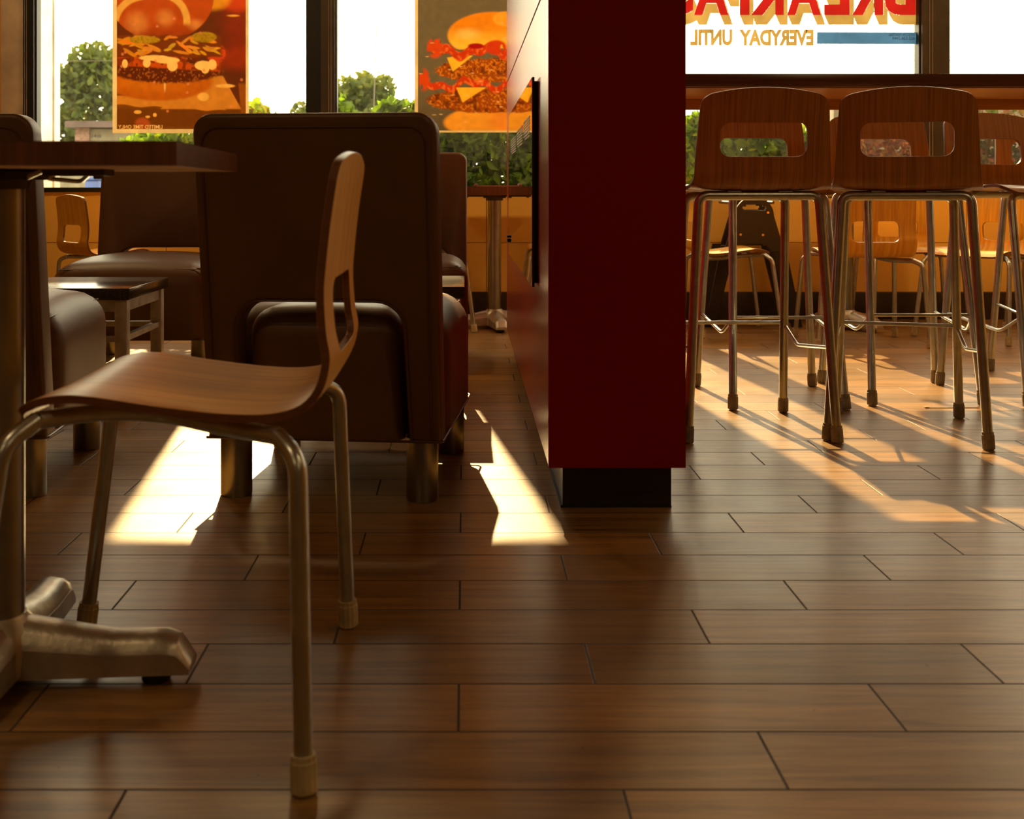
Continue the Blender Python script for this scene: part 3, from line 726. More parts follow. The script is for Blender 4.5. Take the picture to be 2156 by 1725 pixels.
# ------------------------------------------------------------------ high chair, seen side on
HYY = 6.43
e = empty('high_chair', (1.56, HYY, 0)); tag(e, 'dark brown plastic restaurant high chair with a handle slot standing against the window wall', 'high chair')
def side_panel(y0, y1, dx):
    # outline in x,z with handle slot built as grid of strips
    mb = MB(); hx = 0.0
    def wl(z): # half-width by height
        if z > 0.60: t = (z-0.60)/0.09; return 0.105*math.sqrt(max(0.05, 1-0.75*t*t))
        return 0.105+(0.60-z)*0.30
    zs = [0.41+0.28*k/28 for k in range(29)]
    sl = (0.625, 0.660, 0.065)
    for a, b in zip(zs[:-1], zs[1:]):
        zc = (a+b)/2; low = 0.0
        cut = 0.0
        if zc < 0.45: cut = 0.085*math.sqrt(max(0, 1-((zc-0.41)/0.04)**2))
        if sl[0] < zc < sl[1]: cut = sl[2]*math.sqrt(max(0, 1-((zc-(sl[0]+sl[1])/2)/((sl[1]-sl[0])/2))**2))
        for s_ in (-1, 1):
            xa, xb = sorted((s_*cut, s_*wl(a))); xc, xd = sorted((s_*cut, s_*wl(b)))
            P = [(dx+xa, y0-HYY, a), (dx+xb, y0-HYY, a), (dx+xd, y0-HYY, b), (dx+xc, y0-HYY, b)]
            mb.add(P+[(q[0], y1-HYY, q[2]) for q in P], [(0, 1, 2, 3), (7, 6, 5, 4), (0, 4, 5, 1), (1, 5, 6, 2), (2, 6, 7, 3), (3, 7, 4, 0)])
    return mb
for yy, dx in ((6.30, 0.0), (6.56, 0.03)):
    mb = side_panel(yy, yy+0.018, dx); o = mb.build('side_panel', M['high_brown'], e)
    if dx == 0.0:
        s_ = MB()
        for ax, az in ((-0.115, 0.575), (-0.112, 0.548), (0.072, 0.618), (-0.075, 0.50), (0.045, 0.498)):
            s_.tube([(ax, yy-HYY-0.004, az), (ax, yy-HYY+0.006, az)], 0.0065, 12)
        s_.build('screws', M['screw'], o)
for s_ in (-1, 1):
    for yy in (6.318, 6.54):
        mb = MB(); a0, a1 = s_*0.135, s_*0.235
        P = []
        for z, xc, wd in ((0.0, a1, 0.028), (0.44, a0, 0.038)):
            for x_, y_ in ((-wd, 0), (wd, 0), (wd, 0.02), (-wd, 0.02)): P.append((xc+x_, yy-HYY+y_, z))
        mb.add(P, [(3, 2, 1, 0), (4, 5, 6, 7), (0, 1, 5, 4), (1, 2, 6, 5), (2, 3, 7, 6), (3, 0, 4, 7)]); mb.build('leg', M['high_brown'], e)
mb = MB(); mb.box(-0.10, 0.12, 6.318-HYY, 6.56-HYY, 0.44, 0.458, bev=0.003); mb.build('seat', M['high_brown'], e)
mb = MB(); mb.tube([(0.10, 6.30-HYY, 0.672), (0.10, 6.58-HYY, 0.672)], 0.008, 10); mb.tube([(-0.125, 6.30-HYY, 0.672), (-0.125, 6.58-HYY, 0.672)], 0.008, 10)
mb.tube([(-0.14, 6.295-HYY, 0.668), (-0.118, 6.295-HYY, 0.668)], 0.012, 10); mb.build('crossbar', M['frame'], e)

# ------------------------------------------------------------------ posters in the windows
def smooth(a, lo, hi): t = np.clip((a-lo)/(hi-lo), 0, 1); return t*t*(3-2*t)
def vnoise(x, y, s, seed=0):
    xi = np.floor(x/s).astype(int); yi = np.floor(y/s).astype(int); fx = x/s-xi; fy = y/s-yi
    def h(a, b):
        n = np.sin(a*127.1+b*311.7+seed*74.7)*43758.5453; return n-np.floor(n)
    fx = fx*fx*(3-2*fx); fy = fy*fy*(3-2*fy)
    return (h(xi, yi)*(1-fx)+h(xi+1, yi)*fx)*(1-fy)+(h(xi, yi+1)*(1-fx)+h(xi+1, yi+1)*fx)*fy
def lay(c, m, col):
    col = np.array([(v/255)**2.2 for v in col]); return c*(1-m[..., None])+col*m[..., None]
def ell(X, Y, cx, cy, rx, ry, soft=0.08): d = np.sqrt(((X-cx)/rx)**2+((Y-cy)/ry)**2); return 1-smooth(d, 1-soft, 1+soft)
def art1(X, Y):
    n1 = vnoise(X, Y, 9, 1); n2 = vnoise(X, Y, 3.2, 2); n3 = vnoise(X, Y, 18, 3); Z0 = np.zeros(X.shape+(3,))
    c = lay(Z0, np.ones_like(X), (92, 40, 14)); c = lay(c, smooth(X, 440, 500)*smooth(-Y, -160, -60)*0.8, (128, 38, 14))
    c = lay(c, ell(X, Y, 500, -5, 40, 28, 0.3), (190, 60, 20)); c = lay(c, ell(X, Y, 452, -6, 34, 26, 0.3), (205, 125, 25))
    c = lay(c, ell(X, Y, 515, 122, 60, 26, 0.5)*0.7, (150, 45, 12)); c = lay(c, ell(X, Y, 491, 33, 12, 2.2, 0.4), (230, 150, 50))
    c = lay(c, smooth(Y, 214, 222), (118, 62, 10)); c = lay(c, smooth(Y, 226, 231)*0.45*(1-smooth(Y, 262, 270)), (92, 42, 6))
    c = lay(c, smooth(X-(500+(Y-172)*0.1), 0, 3)*smooth(Y, 172, 180), (140, 70, 15))
    # paper
    edge = np.where(X < 420, 207+7*np.sin(X/40.), 207-(X-420)*0.55); lowe = 214+(X-246)*0.055+2*np.sin(X/11.)
    pm = smooth(Y, 158, 162)*smooth(X-400-(175-Y)*1.2, 0, 6)*(1-smooth(X-(468+(Y-160)*0.55), 0, 3))*(1-smooth(Y, 228, 231))
    c = lay(c, np.maximum(pm, smooth(Y-200, 0, 3)*(1-smooth(Y-lowe-6, 0, 2))*(1-smooth(X, 470, 480))), (198, 118, 38))
    # bottom bun
    c = lay(c, ell(X, Y, 335, 172, 112, 40), (178, 84, 12)); c = lay(c, ell(X, Y, 320, 172, 80, 20, 0.5)*0.4, (205, 110, 20)); c = lay(c, ell(X, Y, 347, 180, 2, 12, 0.5), (225, 170, 90))
    # patty
    pt = ell(X, Y, 352, 148, 118+6*(n1-.5), 27+6*(n2-.5)); c = lay(c, pt, (88, 34, 8)); c = lay(c, pt*smooth(n2, 0.62, 0.8)*0.7, (165, 85, 30))
    # bacon and tomato band
    bb = smooth(Y, 104, 110)*(1-smooth(Y-(135+(X-246)*0.06), 0, 5))*(1-smooth(X, 455, 470)); c = lay(c, bb*smooth(n3+n1*0.4, 0.3, 0.6), (186, 70, 14)); c = lay(c, bb*smooth(n1, 0.62, 0.7)*0.8, (95, 32, 8))
    c = lay(c, ell(X, Y, 455, 112, 20, 20, 0.15)*smooth(n2, .2, .5), (196, 62, 22))
    # onion straws
    on = smooth(Y, 72, 77)*(1-smooth(Y, 116+6*n1, 122))*(1-smooth(X, 462, 472)); c = lay(c, on, (112, 48, 10))
    rr = np.random.RandomState(5)
    for k in range(46):
        cx = rr.uniform(248, 465); cy = rr.uniform(78, 114); a = rr.uniform(-0.7, 0.7); l = rr.uniform(8, 20); t = rr.uniform(2.4, 4.4)
        u = (X-cx)*math.cos(a)+(Y-cy)*math.sin(a); v = -(X-cx)*math.sin(a)+(Y-cy)*math.cos(a)
        mk = ell(u, v, 0, 0, l, t, 0.2)*on; c = lay(c, mk, (rr.randint(185, 220), rr.randint(108, 140), rr.randint(20, 40)))
    pk = ell(X, Y, 305, 84, 32, 8)+ell(X, Y, 430, 78, 26, 11); c = lay(c, np.clip(pk, 0, 1)*0.9, (168, 122, 18)); c = lay(c, np.clip(pk, 0, 1)*smooth(n2, .5, .7)*.6, (120, 90, 12))
    # sauce
    sm = ell(X, Y, 325, 122, 32, 6)+ell(X, Y, 309, 133, 8, 9)+ell(X, Y, 363, 138, 11, 12)+ell(X, Y, 352, 127, 26, 7)+ell(X, Y, 263, 134, 6, 9)+ell(X, Y, 428, 138, 18, 10)+ell(X, Y, 432, 146, 8, 9)+ell(X, Y, 447, 136, 9, 11)
    c = lay(c, np.clip(sm, 0, 1), (236, 178, 92))
    # top bun
    d = ((X-340)/112)**2; bun = (1-smooth(np.sqrt(((X-340)/110)**2+((Y+6)/92)**2), 0.985, 1.015))*(1-smooth(Y, 70+3*n1, 75+3*n1))
    c = lay(c, bun, (172, 66, 12)); c = lay(c, bun*smooth(Y, 40, 75)*0.5, (120, 42, 8))
    for hx, hy, rx, ry in ((288, 48, 20, 20), (348, 38, 16, 15), (412, 52, 14, 10)): c = lay(c, bun*ell(X, Y, hx, hy, rx, ry, 0.8)*0.6, (214, 134, 62))
    for cx, cy, r in ((305, 55, 62), (335, 45, 57)):
        d = np.abs(np.sqrt((X-cx)**2*0.95+(Y-cy)**2)-r); side = smooth(cy-Y+6, -6, 6)*(smooth(300-X, -6, 6) if cx == 305 else smooth(X-345, -6, 6))
        c = lay(c, bun*(1-smooth(d, 5, 9))*side, (212, 146, 62))
    # paper drip, crumbs, specks
    for cx, cy, rx, ry in ((428, 204, 12, 9), (474, 181, 20, 4), (290, 236, 8, 4), (311, 246, 5, 2.5), (326, 242, 4, 4)): c = lay(c, ell(X, Y, cx, cy, rx, ry, 0.2), (228, 160, 70))
    rr = np.random.RandomState(3)
    for k in range(16): c = lay(c, ell(X, Y, rr.uniform(250, 515), rr.uniform(0, 250), 3, 3, 0.3)*0.7, (216, 120, 70))
    c = lay(c, ell(X, Y, 300, 262, 16, 14, 0.3)*0.6, (190, 80, 40))
    return c*(0.9+0.2*n1[..., None])
def art2(X, Y):
    n1 = vnoise(X, Y, 8, 11); n2 = vnoise(X, Y, 3.0, 12); Z0 = np.zeros(X.shape+(3,))
    c = lay(Z0, np.ones_like(X), (104, 88, 62)); c = lay(c, smooth(Y, 150, 270)*0.5, (90, 70, 50))
    c = lay(c, ell(X, Y, 1035, 258, 100, 34, 0.06)*smooth(Y, 222, 232), (236, 148, 42)); c = lay(c, ell(X, Y, 1090, 255, 60, 30, 0.3)*0.5, (228, 110, 36))
    def patty(c, cx, cy, rx, ry):
        p_ = ell(X, Y, cx, cy+4*(n1-.5), rx+6*(n2-.5), ry, 0.06); c = lay(c, p_, (150, 66, 10)); c = lay(c, p_*smooth(n2, .55, .75)*.8, (212, 118, 28)); return lay(c, p_*smooth(1-n1, .6, .8)*.7, (92, 34, 6))
    c = patty(c, 1030, 212, 130, 26); c = patty(c, 1035, 148, 118, 25)
    def bacon(c, y0, x0, th, sd):
        yy = y0+7*np.sin(X/17.+sd)+5*np.sin(X/7.3+sd); b = (1-smooth(np.abs(Y-yy), th, th+2))*smooth(X, x0, x0+4)
        c = lay(c, b, (196, 52, 12)); return lay(c, b*smooth(vnoise(X, Y-yy, 5, sd), .55, .7)*.8, (226, 104, 40))
    tri = lambda ax, ay, bx, by, cx, cy: np.minimum.reduce([smooth((bx-ax)*(Y-ay)-(by-ay)*(X-ax), -30, 30), smooth((cx-bx)*(Y-by)-(cy-by)*(X-bx), -30, 30), smooth((ax-cx)*(Y-cy)-(ay-cy)*(X-cx), -30, 30)])
    c = bacon(c, 178, 884, 6.5, 3)
    c = lay(c, tri(960, 184, 1024, 184, 974, 216), (242, 168, 38)); c = lay(c, ell(X, Y, 893, 168, 11, 22, 0.3)*smooth(n1, .2, .4), (206, 64, 14))
    bun = ell(X, Y, 1040, 74, 97, 49, 0.04)*(1-smooth(Y, 98+4*n1, 103+4*n1)); c = lay(c, bun, (226, 124, 14)); c = lay(c, bun*smooth(Y, 50, 100), (244, 178, 52)); c = lay(c, bun*ell(X, Y, 985, 72, 20, 10, 0.8)*.6, (250, 200, 100))
    c = lay(c, ell(X, Y, 1064, 40, 26, 16, 0.1), (236, 150, 40))
    c = lay(c, tri(941, 121, 996, 117, 953, 151), (244, 172, 40)); c = bacon(c, 108, 905, 9, 1); c = lay(c, ell(X, Y, 916, 101, 17, 21, 0.2)*smooth(n1, .1, .3), (206, 66, 18)); c = lay(c, ell(X, Y, 1002, 97, 17, 6, 0.2), (160, 16, 8)); c = lay(c, ell(X, Y, 1045, 100, 22, 16, 0.2)*smooth(n1, .2, .5), (196, 52, 14))
    rr = np.random.RandomState(9)
    for k in range(22): c = lay(c, ell(X, Y, rr.uniform(884, 1066), rr.uniform(40, 270), 4, 1, 0.4)*0.7, (240, 180, 110))
    return c*(0.9+0.2*n1[..., None])
def text_mesh(body, size=1.0, offset=0.0):
    cu = bpy.data.curves.new('t', 'FONT'); cu.body = body; cu.size = size; cu.offset = offset; cu.resolution_u = 4
    ob = bpy.data.objects.new('t', cu); C.objects.link(ob)
    bpy.context.view_layer.update()
    me = bpy.data.meshes.new_from_object(ob.evaluated_get(bpy.context.evaluated_depsgraph_get()))
    V = [tuple(v.co) for v in me.vertices]; Fs = [tuple(p_.vertices) for p_ in me.polygons]
    bpy.data.objects.remove(ob); bpy.data.curves.remove(cu); bpy.data.meshes.remove(me)
    return V, Fs
def text_fit(mb, body, x0, x1, y0, y1, Yd, offset=0.0, mirror=True, mi=0):
    """text scaled to fill photo columns x0..x1 and rows y0 (top)..y1 (bottom) on a plane at distance Yd"""
    V, Fs = text_mesh(body, 1.0, offset)
    ax = min(v[0] for v in V); bx = max(v[0] for v in V); ay = min(v[1] for v in V); by = max(v[1] for v in V)
    P = []
    for v in V:
        u = (v[0]-ax)/(bx-ax); t = (v[1]-ay)/(by-ay)
        if mirror: u = 1-u
        P.append((px(x0+(x1-x0)*u, Yd), Yd, pz(y1+(y0-y1)*t, Yd)))
    mb.add(P, Fs, mi)
def poster(name, x0, x1, ytop, ybot, ix0, ix1, iybot, fn, label, words):
    Yd = WY+0.022
    e = empty(name, (px((x0+x1)/2, Yd), Yd, pz(ybot, Yd))); tag(e, label, 'poster', 'burger posters stuck in the windows'); oo = tuple(e.location)
    st = 1.5; nx = int((ix1-ix0)/st)+1; ny = int((iybot-ytop)/st)+1
    xs_ = np.linspace(ix0, ix1, nx); ys_ = np.linspace(ytop, iybot, ny)
    if words: xs_ = np.concatenate([np.arange(ix0, 345, 0.42), xs_[xs_ > 345.5]]); ys_ = np.concatenate([ys_[ys_ < 261], np.arange(261.5, iybot+0.1, 0.42)])
    nx, ny = len(xs_), len(ys_); X, Y = np.meshgrid(xs_, ys_); col = fn(X, Y)
    if words:
        TV, TF = text_mesh(words, 1.0, 0.012); ax, bx = min(v[0] for v in TV), max(v[0] for v in TV); ay, by = min(v[1] for v in TV), max(v[1] for v in TV)
        TP = [(249+(342-249)*(1-(v[0]-ax)/(bx-ax)), 271+(263.5-271)*(v[1]-ay)/(by-ay)) for v in TV]; tm = np.zeros(X.shape, bool)
        for f in TF:
            for k in range(1, len(f)-1):
                a, b, c_ = TP[f[0]], TP[f[k]], TP[f[k+1]]
                d1 = (b[0]-a[0])*(Y-a[1])-(b[1]-a[1])*(X-a[0]); d2 = (c_[0]-b[0])*(Y-b[1])-(c_[1]-b[1])*(X-b[0]); d3 = (a[0]-c_[0])*(Y-c_[1])-(a[1]-c_[1])*(X-c_[0])
                tm |= ((d1 >= 0) & (d2 >= 0) & (d3 >= 0)) | ((d1 <= 0) & (d2 <= 0) & (d3 <= 0))
        col = lay(col, tm.astype(float), (236, 180, 110))
    V = [(px(a, Yd)-oo[0], 0.0, pz(b, Yd)-oo[2]) for a, b in zip(X.ravel(), Y.ravel())]
    Fs = [(i*nx+j, (i+1)*nx+j, (i+1)*nx+j+1, i*nx+j+1) for i in range(ny-1) for j in range(nx-1)]
    me = bpy.data.meshes.new('printed_picture'); me.from_pydata(V, [], Fs); me.update()
    at_ = me.color_attributes.new('print', 'FLOAT_COLOR', 'POINT')
    at_.data.foreach_set('color', np.concatenate([np.clip(col.reshape(-1, 3), 0, 1), np.ones((nx*ny, 1))], 1).astype('f').ravel())
    me.materials.append(M['poster']); o = bpy.data.objects.new('printed_picture', me); C.objects.link(o); o.parent = e
    mb = MB()
    def q(a, b, c_, d): mb.add([(px(a, Yd), Yd, pz(d, Yd)), (px(b, Yd), Yd, pz(d, Yd)), (px(b, Yd), Yd, pz(c_, Yd)), (px(a, Yd), Yd, pz(c_, Yd))], [(0, 1, 2, 3)])
    q(x0, ix0, ytop, ybot); q(ix1, x1, ytop, ybot); q(ix0, ix1, iybot, ybot); q(ix0, ix1, ytop-9, ytop)
    rel(mb, oo).build('border', M['poster_border'], e)
poster('burger_poster', 237, 524, -286, 280.5, 246, 517.5, 272, art1, 'backlit burger poster with crispy onions in the left window, reading LIMITED TIME ONLY', 'LIMITED TIME ONLY')
poster('burger_poster', 873, 1160, -286, 279, 880, 1153, 275, art2, 'backlit poster of a double bacon burger on grey, left of the red pillar', None)

# painted lettering on the right window
YD = WY+0.038
def mask_sweep(cells, V, Fs, x0, x1, y0, y1, offs):
    """mark photo-pixel cells covered by the letter shifted along offs"""
    ax = min(v[0] for v in V); bx = max(v[0] for v in V); ay = min(v[1] for v in V); by = max(v[1] for v in V)
    P = [(x0+(x1-x0)*(1-(v[0]-ax)/(bx-ax)), y1+(y0-y1)*(v[1]-ay)/(by-ay)) for v in V]
    gx, gy, acc = cells
    base = np.zeros(gx.shape, bool)
    def cover(ox, oy):
        r = np.zeros(gx.shape, bool)
        for f in Fs:
            for k in range(1, len(f)-1):
                a, b, c_ = P[f[0]], P[f[k]], P[f[k+1]]
                lo = max(int((min(a[0], b[0], c_[0])+ox-gx[0, 0])/STP)-1, 0); hi = int((max(a[0], b[0], c_[0])+ox-gx[0, 0])/STP)+2
                lo2 = max(int((min(a[1], b[1], c_[1])+oy-gy[0, 0])/STP)-1, 0); hi2 = int((max(a[1], b[1], c_[1])+oy-gy[0, 0])/STP)+2
                if hi <= 0 or hi2 <= 0: continue
                sx = gx[lo2:hi2, lo:hi]-ox; sy = gy[lo2:hi2, lo:hi]-oy
                d1 = (b[0]-a[0])*(sy-a[1])-(b[1]-a[1])*(sx-a[0]); d2 = (c_[0]-b[0])*(sy-b[1])-(c_[1]-b[1])*(sx-b[0]); d3 = (a[0]-c_[0])*(sy-c_[1])-(a[1]-c_[1])*(sx-c_[0])
                r[lo2:hi2, lo:hi] |= ((d1 >= 0) & (d2 >= 0) & (d3 >= 0)) | ((d1 <= 0) & (d2 <= 0) & (d3 <= 0))
        return r
    for ox, oy in offs: acc |= cover(ox, oy)
    return cover(0, 0)
STP = 0.9
gx, gy = np.meshgrid(np.arange(1380, 1940, STP), np.arange(-75, 56, STP)); gold = np.zeros(gx.shape, bool); redm = np.zeros(gx.shape, bool)
LET = [('B', 1863, 1928), ('R', 1794, 1860), ('E', 1735, 1789), ('A', 1657, 1729), ('K', 1581, 1650), ('F', 1528, 1578), ('A', 1461, 1534), ('S', 1392, 1460)]
e = empty('painted_lettering', (px(1690, YD), YD, pz(97, YD))); tag(e, 'reversed red and gold painted BREAKFAST EVERYDAY UNTIL lettering on the right window', 'window lettering'); oo = tuple(e.location)
redmb = MB()
for ch, a, b in LET:
    V, Fs = text_mesh(ch, 1.0, 0.045)
    redm |= mask_sweep((gx, gy, gold), V, Fs, a, b, -64, 31.7, [(9*t/10, 21*t/10) for t in range(0, 11)])
    text_fit(redmb, ch, a, b, -64, 31.7, YD, 0.045)
rel(redmb, oo).build('red_letters', M['red_paint'], e)
sel = gold & ~redm; mb = MB(); h = STP/2
for i, j in zip(*np.nonzero(sel)):
    a, b = gx[i, j], gy[i, j]
    mb.add([(px(a-h, YD), YD, pz(b+h, YD)), (px(a+h, YD), YD, pz(b+h, YD)), (px(a+h, YD), YD, pz(b-h, YD)), (px(a-h, YD), YD, pz(b-h, YD))], [(0, 1, 2, 3)])
rel(mb, oo).build('gold_shadows', M['gold_paint'], e)
mb = MB(); mb.add([(1.06, YD, 2.29), (2.58, YD, 2.29), (2.58, YD, 2.53), (1.06, YD, 2.53)], [(0, 1, 2, 3)]); rel(mb, oo).build('added_shade_band', M['red_paint'], e)  # unseen red band added above the letters to shade the floor
mb = MB(); text_fit(mb, 'EVERYDAY', 1556, 1713, 62, 96.5, YD, 0.055); text_fit(mb, 'UNTIL', 1453, 1542, 61.5, 96, YD, 0.055); rel(mb, oo).build('gold_letters', M['gold_paint'], e)
YT = WY+0.036
e = empty('tape_strip', (px(1825, YT), YT, pz(93, YT))); tag(e, 'strip of blue painter tape on the glass right of EVERYDAY UNTIL', 'tape'); oo = tuple(e.location)
mb = MB(); mb.add([(px(a, YT), YT, pz(b, YT)) for a, b in ((1719.5, 92.5), (1931, 93), (1931.5, 68), (1720, 67.5))], [(0, 1, 2, 3)]); rel(mb, oo).build('tape_film', M['tape'], e)
mb = MB(); text_fit(mb, 'WINDOW PAINTING', 1872, 1927, 70, 76, YT-0.001); text_fit(mb, '602-526-2444', 1879, 1926, 77, 84, YT-0.001); rel(mb, oo).build('handwriting', M['ink'], e)

# ------------------------------------------------------------------ outside
m_ = MB(); m_.box(-60, 60, WY+0.32, 90, -0.35, -0.25); o = m_.build('ground', M['asphalt']); tag(o, kind='structure')
def leaves(name, n, size, mat, parent, sampler, seed):
    rr = random.Random(seed); V = []; Fs = []; colr = []
    for k in range(n):
        p_, shade = sampler(rr); d = Vector((rr.gauss(0, 1), rr.gauss(0, 1)*0.8-0.9, rr.gauss(0, 1)*0.8+0.3)).normalized()   # leaf normal
        u = d.orthogonal().normalized(); u = Matrix.Rotation(rr.uniform(0, 2*PI), 3, d) @ u; v = d.cross(u); s = size*rr.uniform(0.6, 1.25)
        o_ = len(V); pts = [(0, -1.0), (0.48, -0.45), (0.55, 0.1), (0.0, 1.1), (-0.55, 0.1), (-0.48, -0.45)]
        for i, (a, b) in enumerate(pts): V.append(p_+u*(a*s)+v*(b*s)+d*(-0.16*s*abs(a)*2+(-0.15*s if b > 1 else 0)))
        Fs.append((o_, o_+1, o_+2, o_+3)); Fs.append((o_, o_+3, o_+4, o_+5)); colr += [min(1, max(0, shade+rr.gauss(0, 0.18)))]*6
    me = bpy.data.meshes.new(name); me.from_pydata([tuple(v) for v in V], [], Fs); me.update()
    at_ = me.color_attributes.new('leaf', 'FLOAT_COLOR', 'POINT'); c_ = np.array(colr); at_.data.foreach_set('color', np.stack([c_, c_, c_, np.ones_like(c_)], 1).astype('f').ravel())
    me.materials.append(mat); o = bpy.data.objects.new(name, me); C.objects.link(o); o.parent = parent; return o
def shrub(x0, x1, y0, y1, h0, h1, n, mat, label, seed, size=0.040, shade=0.4):
    e = empty('creeper_hedge', ((x0+x1)/2, (y0+y1)/2, -0.25)); tag(e, label, 'hedge', 'leafy hedges outside the windows'); c0 = Vector(e.location)
    def smp(rr):
        x = rr.uniform(x0, x1); t = (x-x0)/(x1-x0); top = h0+(h1-h0)*t+0.05*math.sin(x*9+seed)+0.04*math.sin(x*23)
        edge = min(1, min(x-x0, x1-x)/0.15); z = 0.45+(top-0.45)*rr.random()**0.8*(0.55+0.45*edge)
        y = y0+(y1-y0)*rr.random()**1.5
        return Vector((x, y, z))-c0, shade+0.25*math.sin(x*3.1+z*5)
    leaves('foliage', n, size, mat, e, smp, seed)
    mb = MB(); rr = random.Random(seed)
    for k in range(int((x1-x0)*9)):
        x = rr.uniform(x0+0.05, x1-0.05); y = rr.uniform(y0+0.1, y1-0.05); xx = x+rr.uniform(-.12, .12)
        mb.tube([(x-c0.x, y-c0.y, 0), ((x+xx)/2-c0.x+rr.uniform(-.05, .05), y-c0.y, 0.7), (xx-c0.x, y-c0.y, 1.2)], [0.012, 0.008, 0.004], 6)
    mb.build('stems', M['bark'], e)
shrub(-2.20, -1.07, 7.25, 7.65, 1.10, 1.34, 3200, M['leaf'], 'sunlit green creeper hedge below the left burger poster', 3, shade=0.5)
shrub(-0.98, 1.05, 7.25, 7.65, 1.30, 1.22, 9000, M['leaf'], 'green creeper hedge seen below the right burger poster', 4, shade=0.38)
shrub(1.10, 2.30, 7.25, 7.60, 1.22, 1.20, 4500, M['leaf'], 'green and yellow creeper hedge behind the high table under the painted window', 5, shade=0.5)
shrub(2.40, 4.6, 8.2, 8.7, 1.15, 1.35, 6500, M['leaf_red'], 'reddish autumn hedge seen through the slot of the second bar stool', 6, 0.034, 0.4)
def tree(X, Y, top, rx, nl, lab, seed, lobes):
    e = empty('tree', (X, Y, -0.25)); tag(e, lab, 'tree', 'hazy trees across the road')
    def smp(rr):
        cx, cz, r = rr.choice(lobes); d = Vector((rr.gauss(0, 1), rr.gauss(0, 1), rr.gauss(0, 1))).normalized()*(rr.random()**0.45)*r
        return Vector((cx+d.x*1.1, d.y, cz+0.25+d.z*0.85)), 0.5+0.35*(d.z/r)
    leaves('foliage', nl, 0.085, M['leaf_tree'], e, smp, seed)
    mb = MB(); mb.tube([(0, 0, 0), (0.1, 0, 1.2), (0.0, 0, 2.2)], [0.16, 0.12, 0.06], 10)
    rr = random.Random(seed)
    for cx, cz, r in lobes: mb.tube([(0.05, 0, 1.2), (cx*0.5, 0, (1.2+cz)/2+0.2), (cx, 0, cz+0.2)], [0.07, 0.045, 0.02], 7)
    mb.build('trunk', M['bark'], e)
T = 24.0
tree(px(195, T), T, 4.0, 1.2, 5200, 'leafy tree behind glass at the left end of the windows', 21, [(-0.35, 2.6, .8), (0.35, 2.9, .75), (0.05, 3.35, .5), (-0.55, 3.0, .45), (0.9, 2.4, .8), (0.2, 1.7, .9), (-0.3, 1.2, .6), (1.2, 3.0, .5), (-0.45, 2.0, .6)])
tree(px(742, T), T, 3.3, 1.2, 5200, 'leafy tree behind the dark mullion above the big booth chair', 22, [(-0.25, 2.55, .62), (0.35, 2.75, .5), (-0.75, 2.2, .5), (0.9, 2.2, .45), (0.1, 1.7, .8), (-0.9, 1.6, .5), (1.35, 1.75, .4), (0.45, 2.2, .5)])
# roadside sign wall with house number
D = 19.0
e = empty('roadside_building', (px(205, D), D, -0.25)); tag(e, 'low tan building with dark eave and number 1410, far off at the left', 'building'); oo = tuple(e.location)
mb = MB(); mb.box(px(190, D), px(300, D), D, D+1.5, -0.25, pz(272, D)); rel(mb, oo).build('stucco_wall', M['stucco'], e)
mb = MB(); mb.box(px(160, D), px(190, D), D-0.05, D+1.5, -0.25, pz(269, D)); rel(mb, oo).build('brick_pier', M['brick'], e)
mb = MB(); mb.box(px(150, D), px(300, D), D-0.3, D+1.8, pz(270, D), pz(257, D)); rel(mb, oo).build('eave', M['eave'], e)
mb = MB(); text_fit(mb, '1410', 194, 213, 282.5, 290, D-0.01, 0.01, False); rel(mb, oo).build('house_number', M['frame_black'], e)
mb = MB(); mb.box(-9.5, -3.5, 17.0, 17.15, -0.25, 0.95); o = mb.build('garden_wall', M['stucco']); tag(o, 'low greyish wall across the road, seen beneath the table edge at the left', 'wall')
e = empty('recycling_bin', (px(196, 16), 16, -0.25)); tag(e, 'blue bin outside, glimpsed under the foreground table', 'bin')
mb = MB(); mb.box(-0.07, 0.12, -0.15, 0.15, 0, 1.12, bev=0.02); mb.build('bin_body', M['blue'], e); mb = MB(); mb.box(-0.09, 0.14, -0.18, 0.18, 1.12, 1.17, bev=0.015); mb.build('lid', M['blue'], e)
# overhead wires
def wire(pts, r, lab):
    mb = MB(); mb.tube(catmull(pts, 8), r, 6); o = mb.build('overhead_wire', M['frame']); tag(o, lab, 'wire', 'thin wires outside')
Wd = 20.0
wire([(px(60, Wd), Wd, pz(129, Wd)), (px(240, Wd), Wd, pz(128, Wd)), (px(400, Wd), Wd, pz(126, Wd))], 0.006, 'thin wire crossing the left tree')
wire([(px(796, Wd), Wd, pz(-40, Wd)), (px(791, Wd), Wd, pz(110, Wd)), (px(785, Wd), Wd, pz(300, Wd))], 0.010, 'thin steep wire left of the bacon burger poster')
wire([(px(1690, Wd), Wd, pz(104, Wd)), (px(1806, Wd), Wd, pz(108, Wd)), (px(1900, Wd), Wd, pz(114, Wd)), (px(1990, Wd), Wd, pz(120, Wd)), (px(2200, Wd), Wd, pz(121, Wd))], 0.005, 'upper thin wire in the sky of the right windows')
wire([(px(1900, Wd), Wd, pz(127, Wd)), (px(1990, Wd), Wd, pz(127.5, Wd)), (px(2200, Wd), Wd, pz(129, Wd))], 0.005, 'lower thin wire in the sky of the right windows')
# greenish wall section beyond the far right stool
mb = MB(); mb.box(2.9, 6.0, 9.2, 9.35, -0.25, 1.45); o = mb.build('screen_wall', M['stucco']); tag(o, 'greyish outdoor wall behind the hedge, glimpsed through the rightmost stool', 'wall')

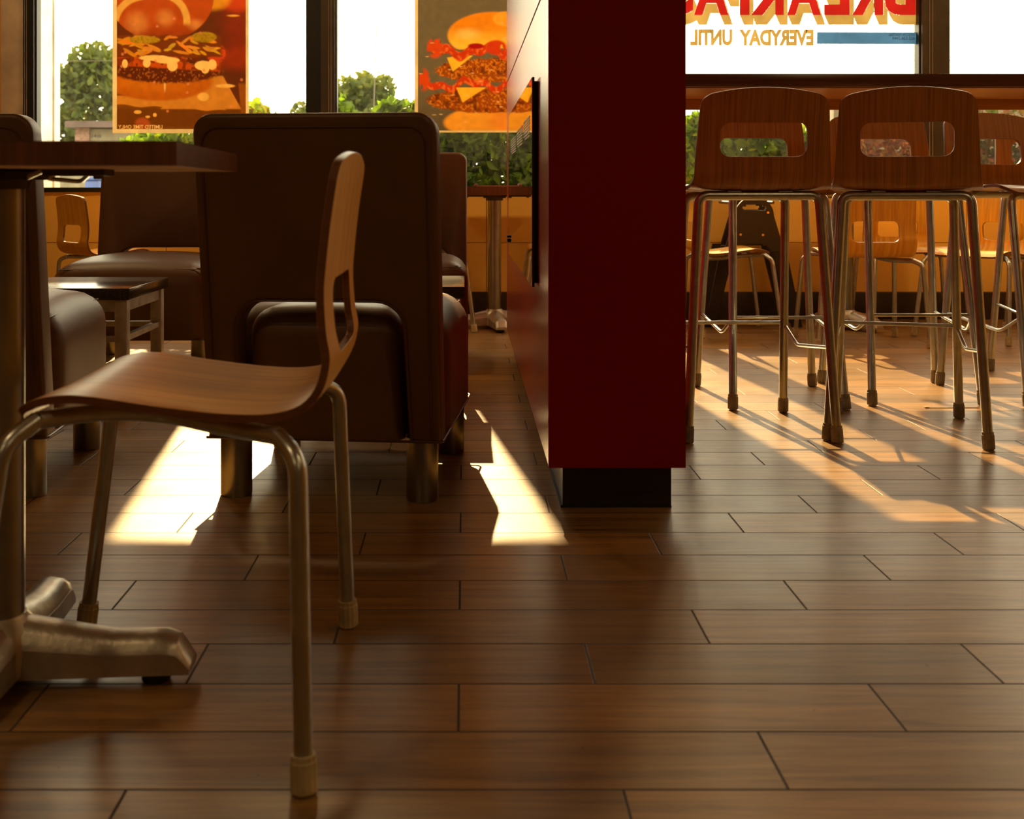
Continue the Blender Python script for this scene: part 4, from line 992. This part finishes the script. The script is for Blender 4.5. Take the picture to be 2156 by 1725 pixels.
mb = MB(); zs_ = 0.003
mb.box(-0.09, 0.09, -0.004, 0.004, 0.0, 0.0025); mb.box(-0.093, -0.080, -0.007, 0.007, 0.0, 0.004, bev=0.001)
o = mb.build('plastic_strip', M['paper'], None, (1.655, 3.98, 0)); tag(o, 'thin pale plastic strip lying on the floor between the legs of the second stool', 'litter')
mb = MB(); P_ = [(-0.018, 0.0, 0.0), (-0.006, 0.004, 0.006), (0.006, 0.0, 0.020), (0.010, 0.004, 0.036)]
mb.add([(a, b-0.005, c_) for a, b, c_ in P_]+[(a+0.004, b+0.008, c_+0.001) for a, b, c_ in P_]+[(a+0.001, b-0.005, c_+0.0012) for a, b, c_ in P_]+[(a+0.005, b+0.008, c_+0.0022) for a, b, c_ in P_],
       [(0, 1, 5, 4), (1, 2, 6, 5), (2, 3, 7, 6), (12, 13, 9, 8), (13, 14, 10, 9), (14, 15, 11, 10), (0, 4, 12, 8), (3, 11, 15, 7)])
o = mb.build('paper_scrap', M['paper'], None, (-0.206, 3.34, 0.001)); tag(o, 'tiny curled tan paper scrap on the floor under the big booth chair', 'litter')
# unseen fill lamps added at the ceiling to brighten room and window wall
for i, (x, y, en) in enumerate(((-1.5, 0.5, 8.0), (1.8, 0.5, 8.0), (-1.5, -2.0, 8.0), (1.8, -2.0, 8.0), (4.2, 2.6, 8.0), (-2.3, 5.3, 13), (-0.7, 5.3, 13), (1.2, 5.3, 13), (2.8, 5.3, 13), (4.4, 5.3, 13))):
    e = empty('added_fill_lamp', (x, y, 2.95)); tag(e, 'added unseen round warm fill lamp at the ceiling over the dining room floor', 'added fill lamp', 'added fill lamps under the ceiling')
    mb = MB(); mb.lathe([(0.12, -0.02), (0.13, -0.001)], (0, 0, 0), 24); mb.build('fill_lamp_trim', M['lamp'], e)
    ld = bpy.data.lights.new('fill_light', 'AREA'); ld.shape = 'DISK'; ld.size = 0.2; ld.energy = en; ld.color = (1.0, 0.66, 0.30)
    lo = bpy.data.objects.new('fill_light', ld); C.objects.link(lo); lo.parent = e; lo.location = (0, 0, -0.03)
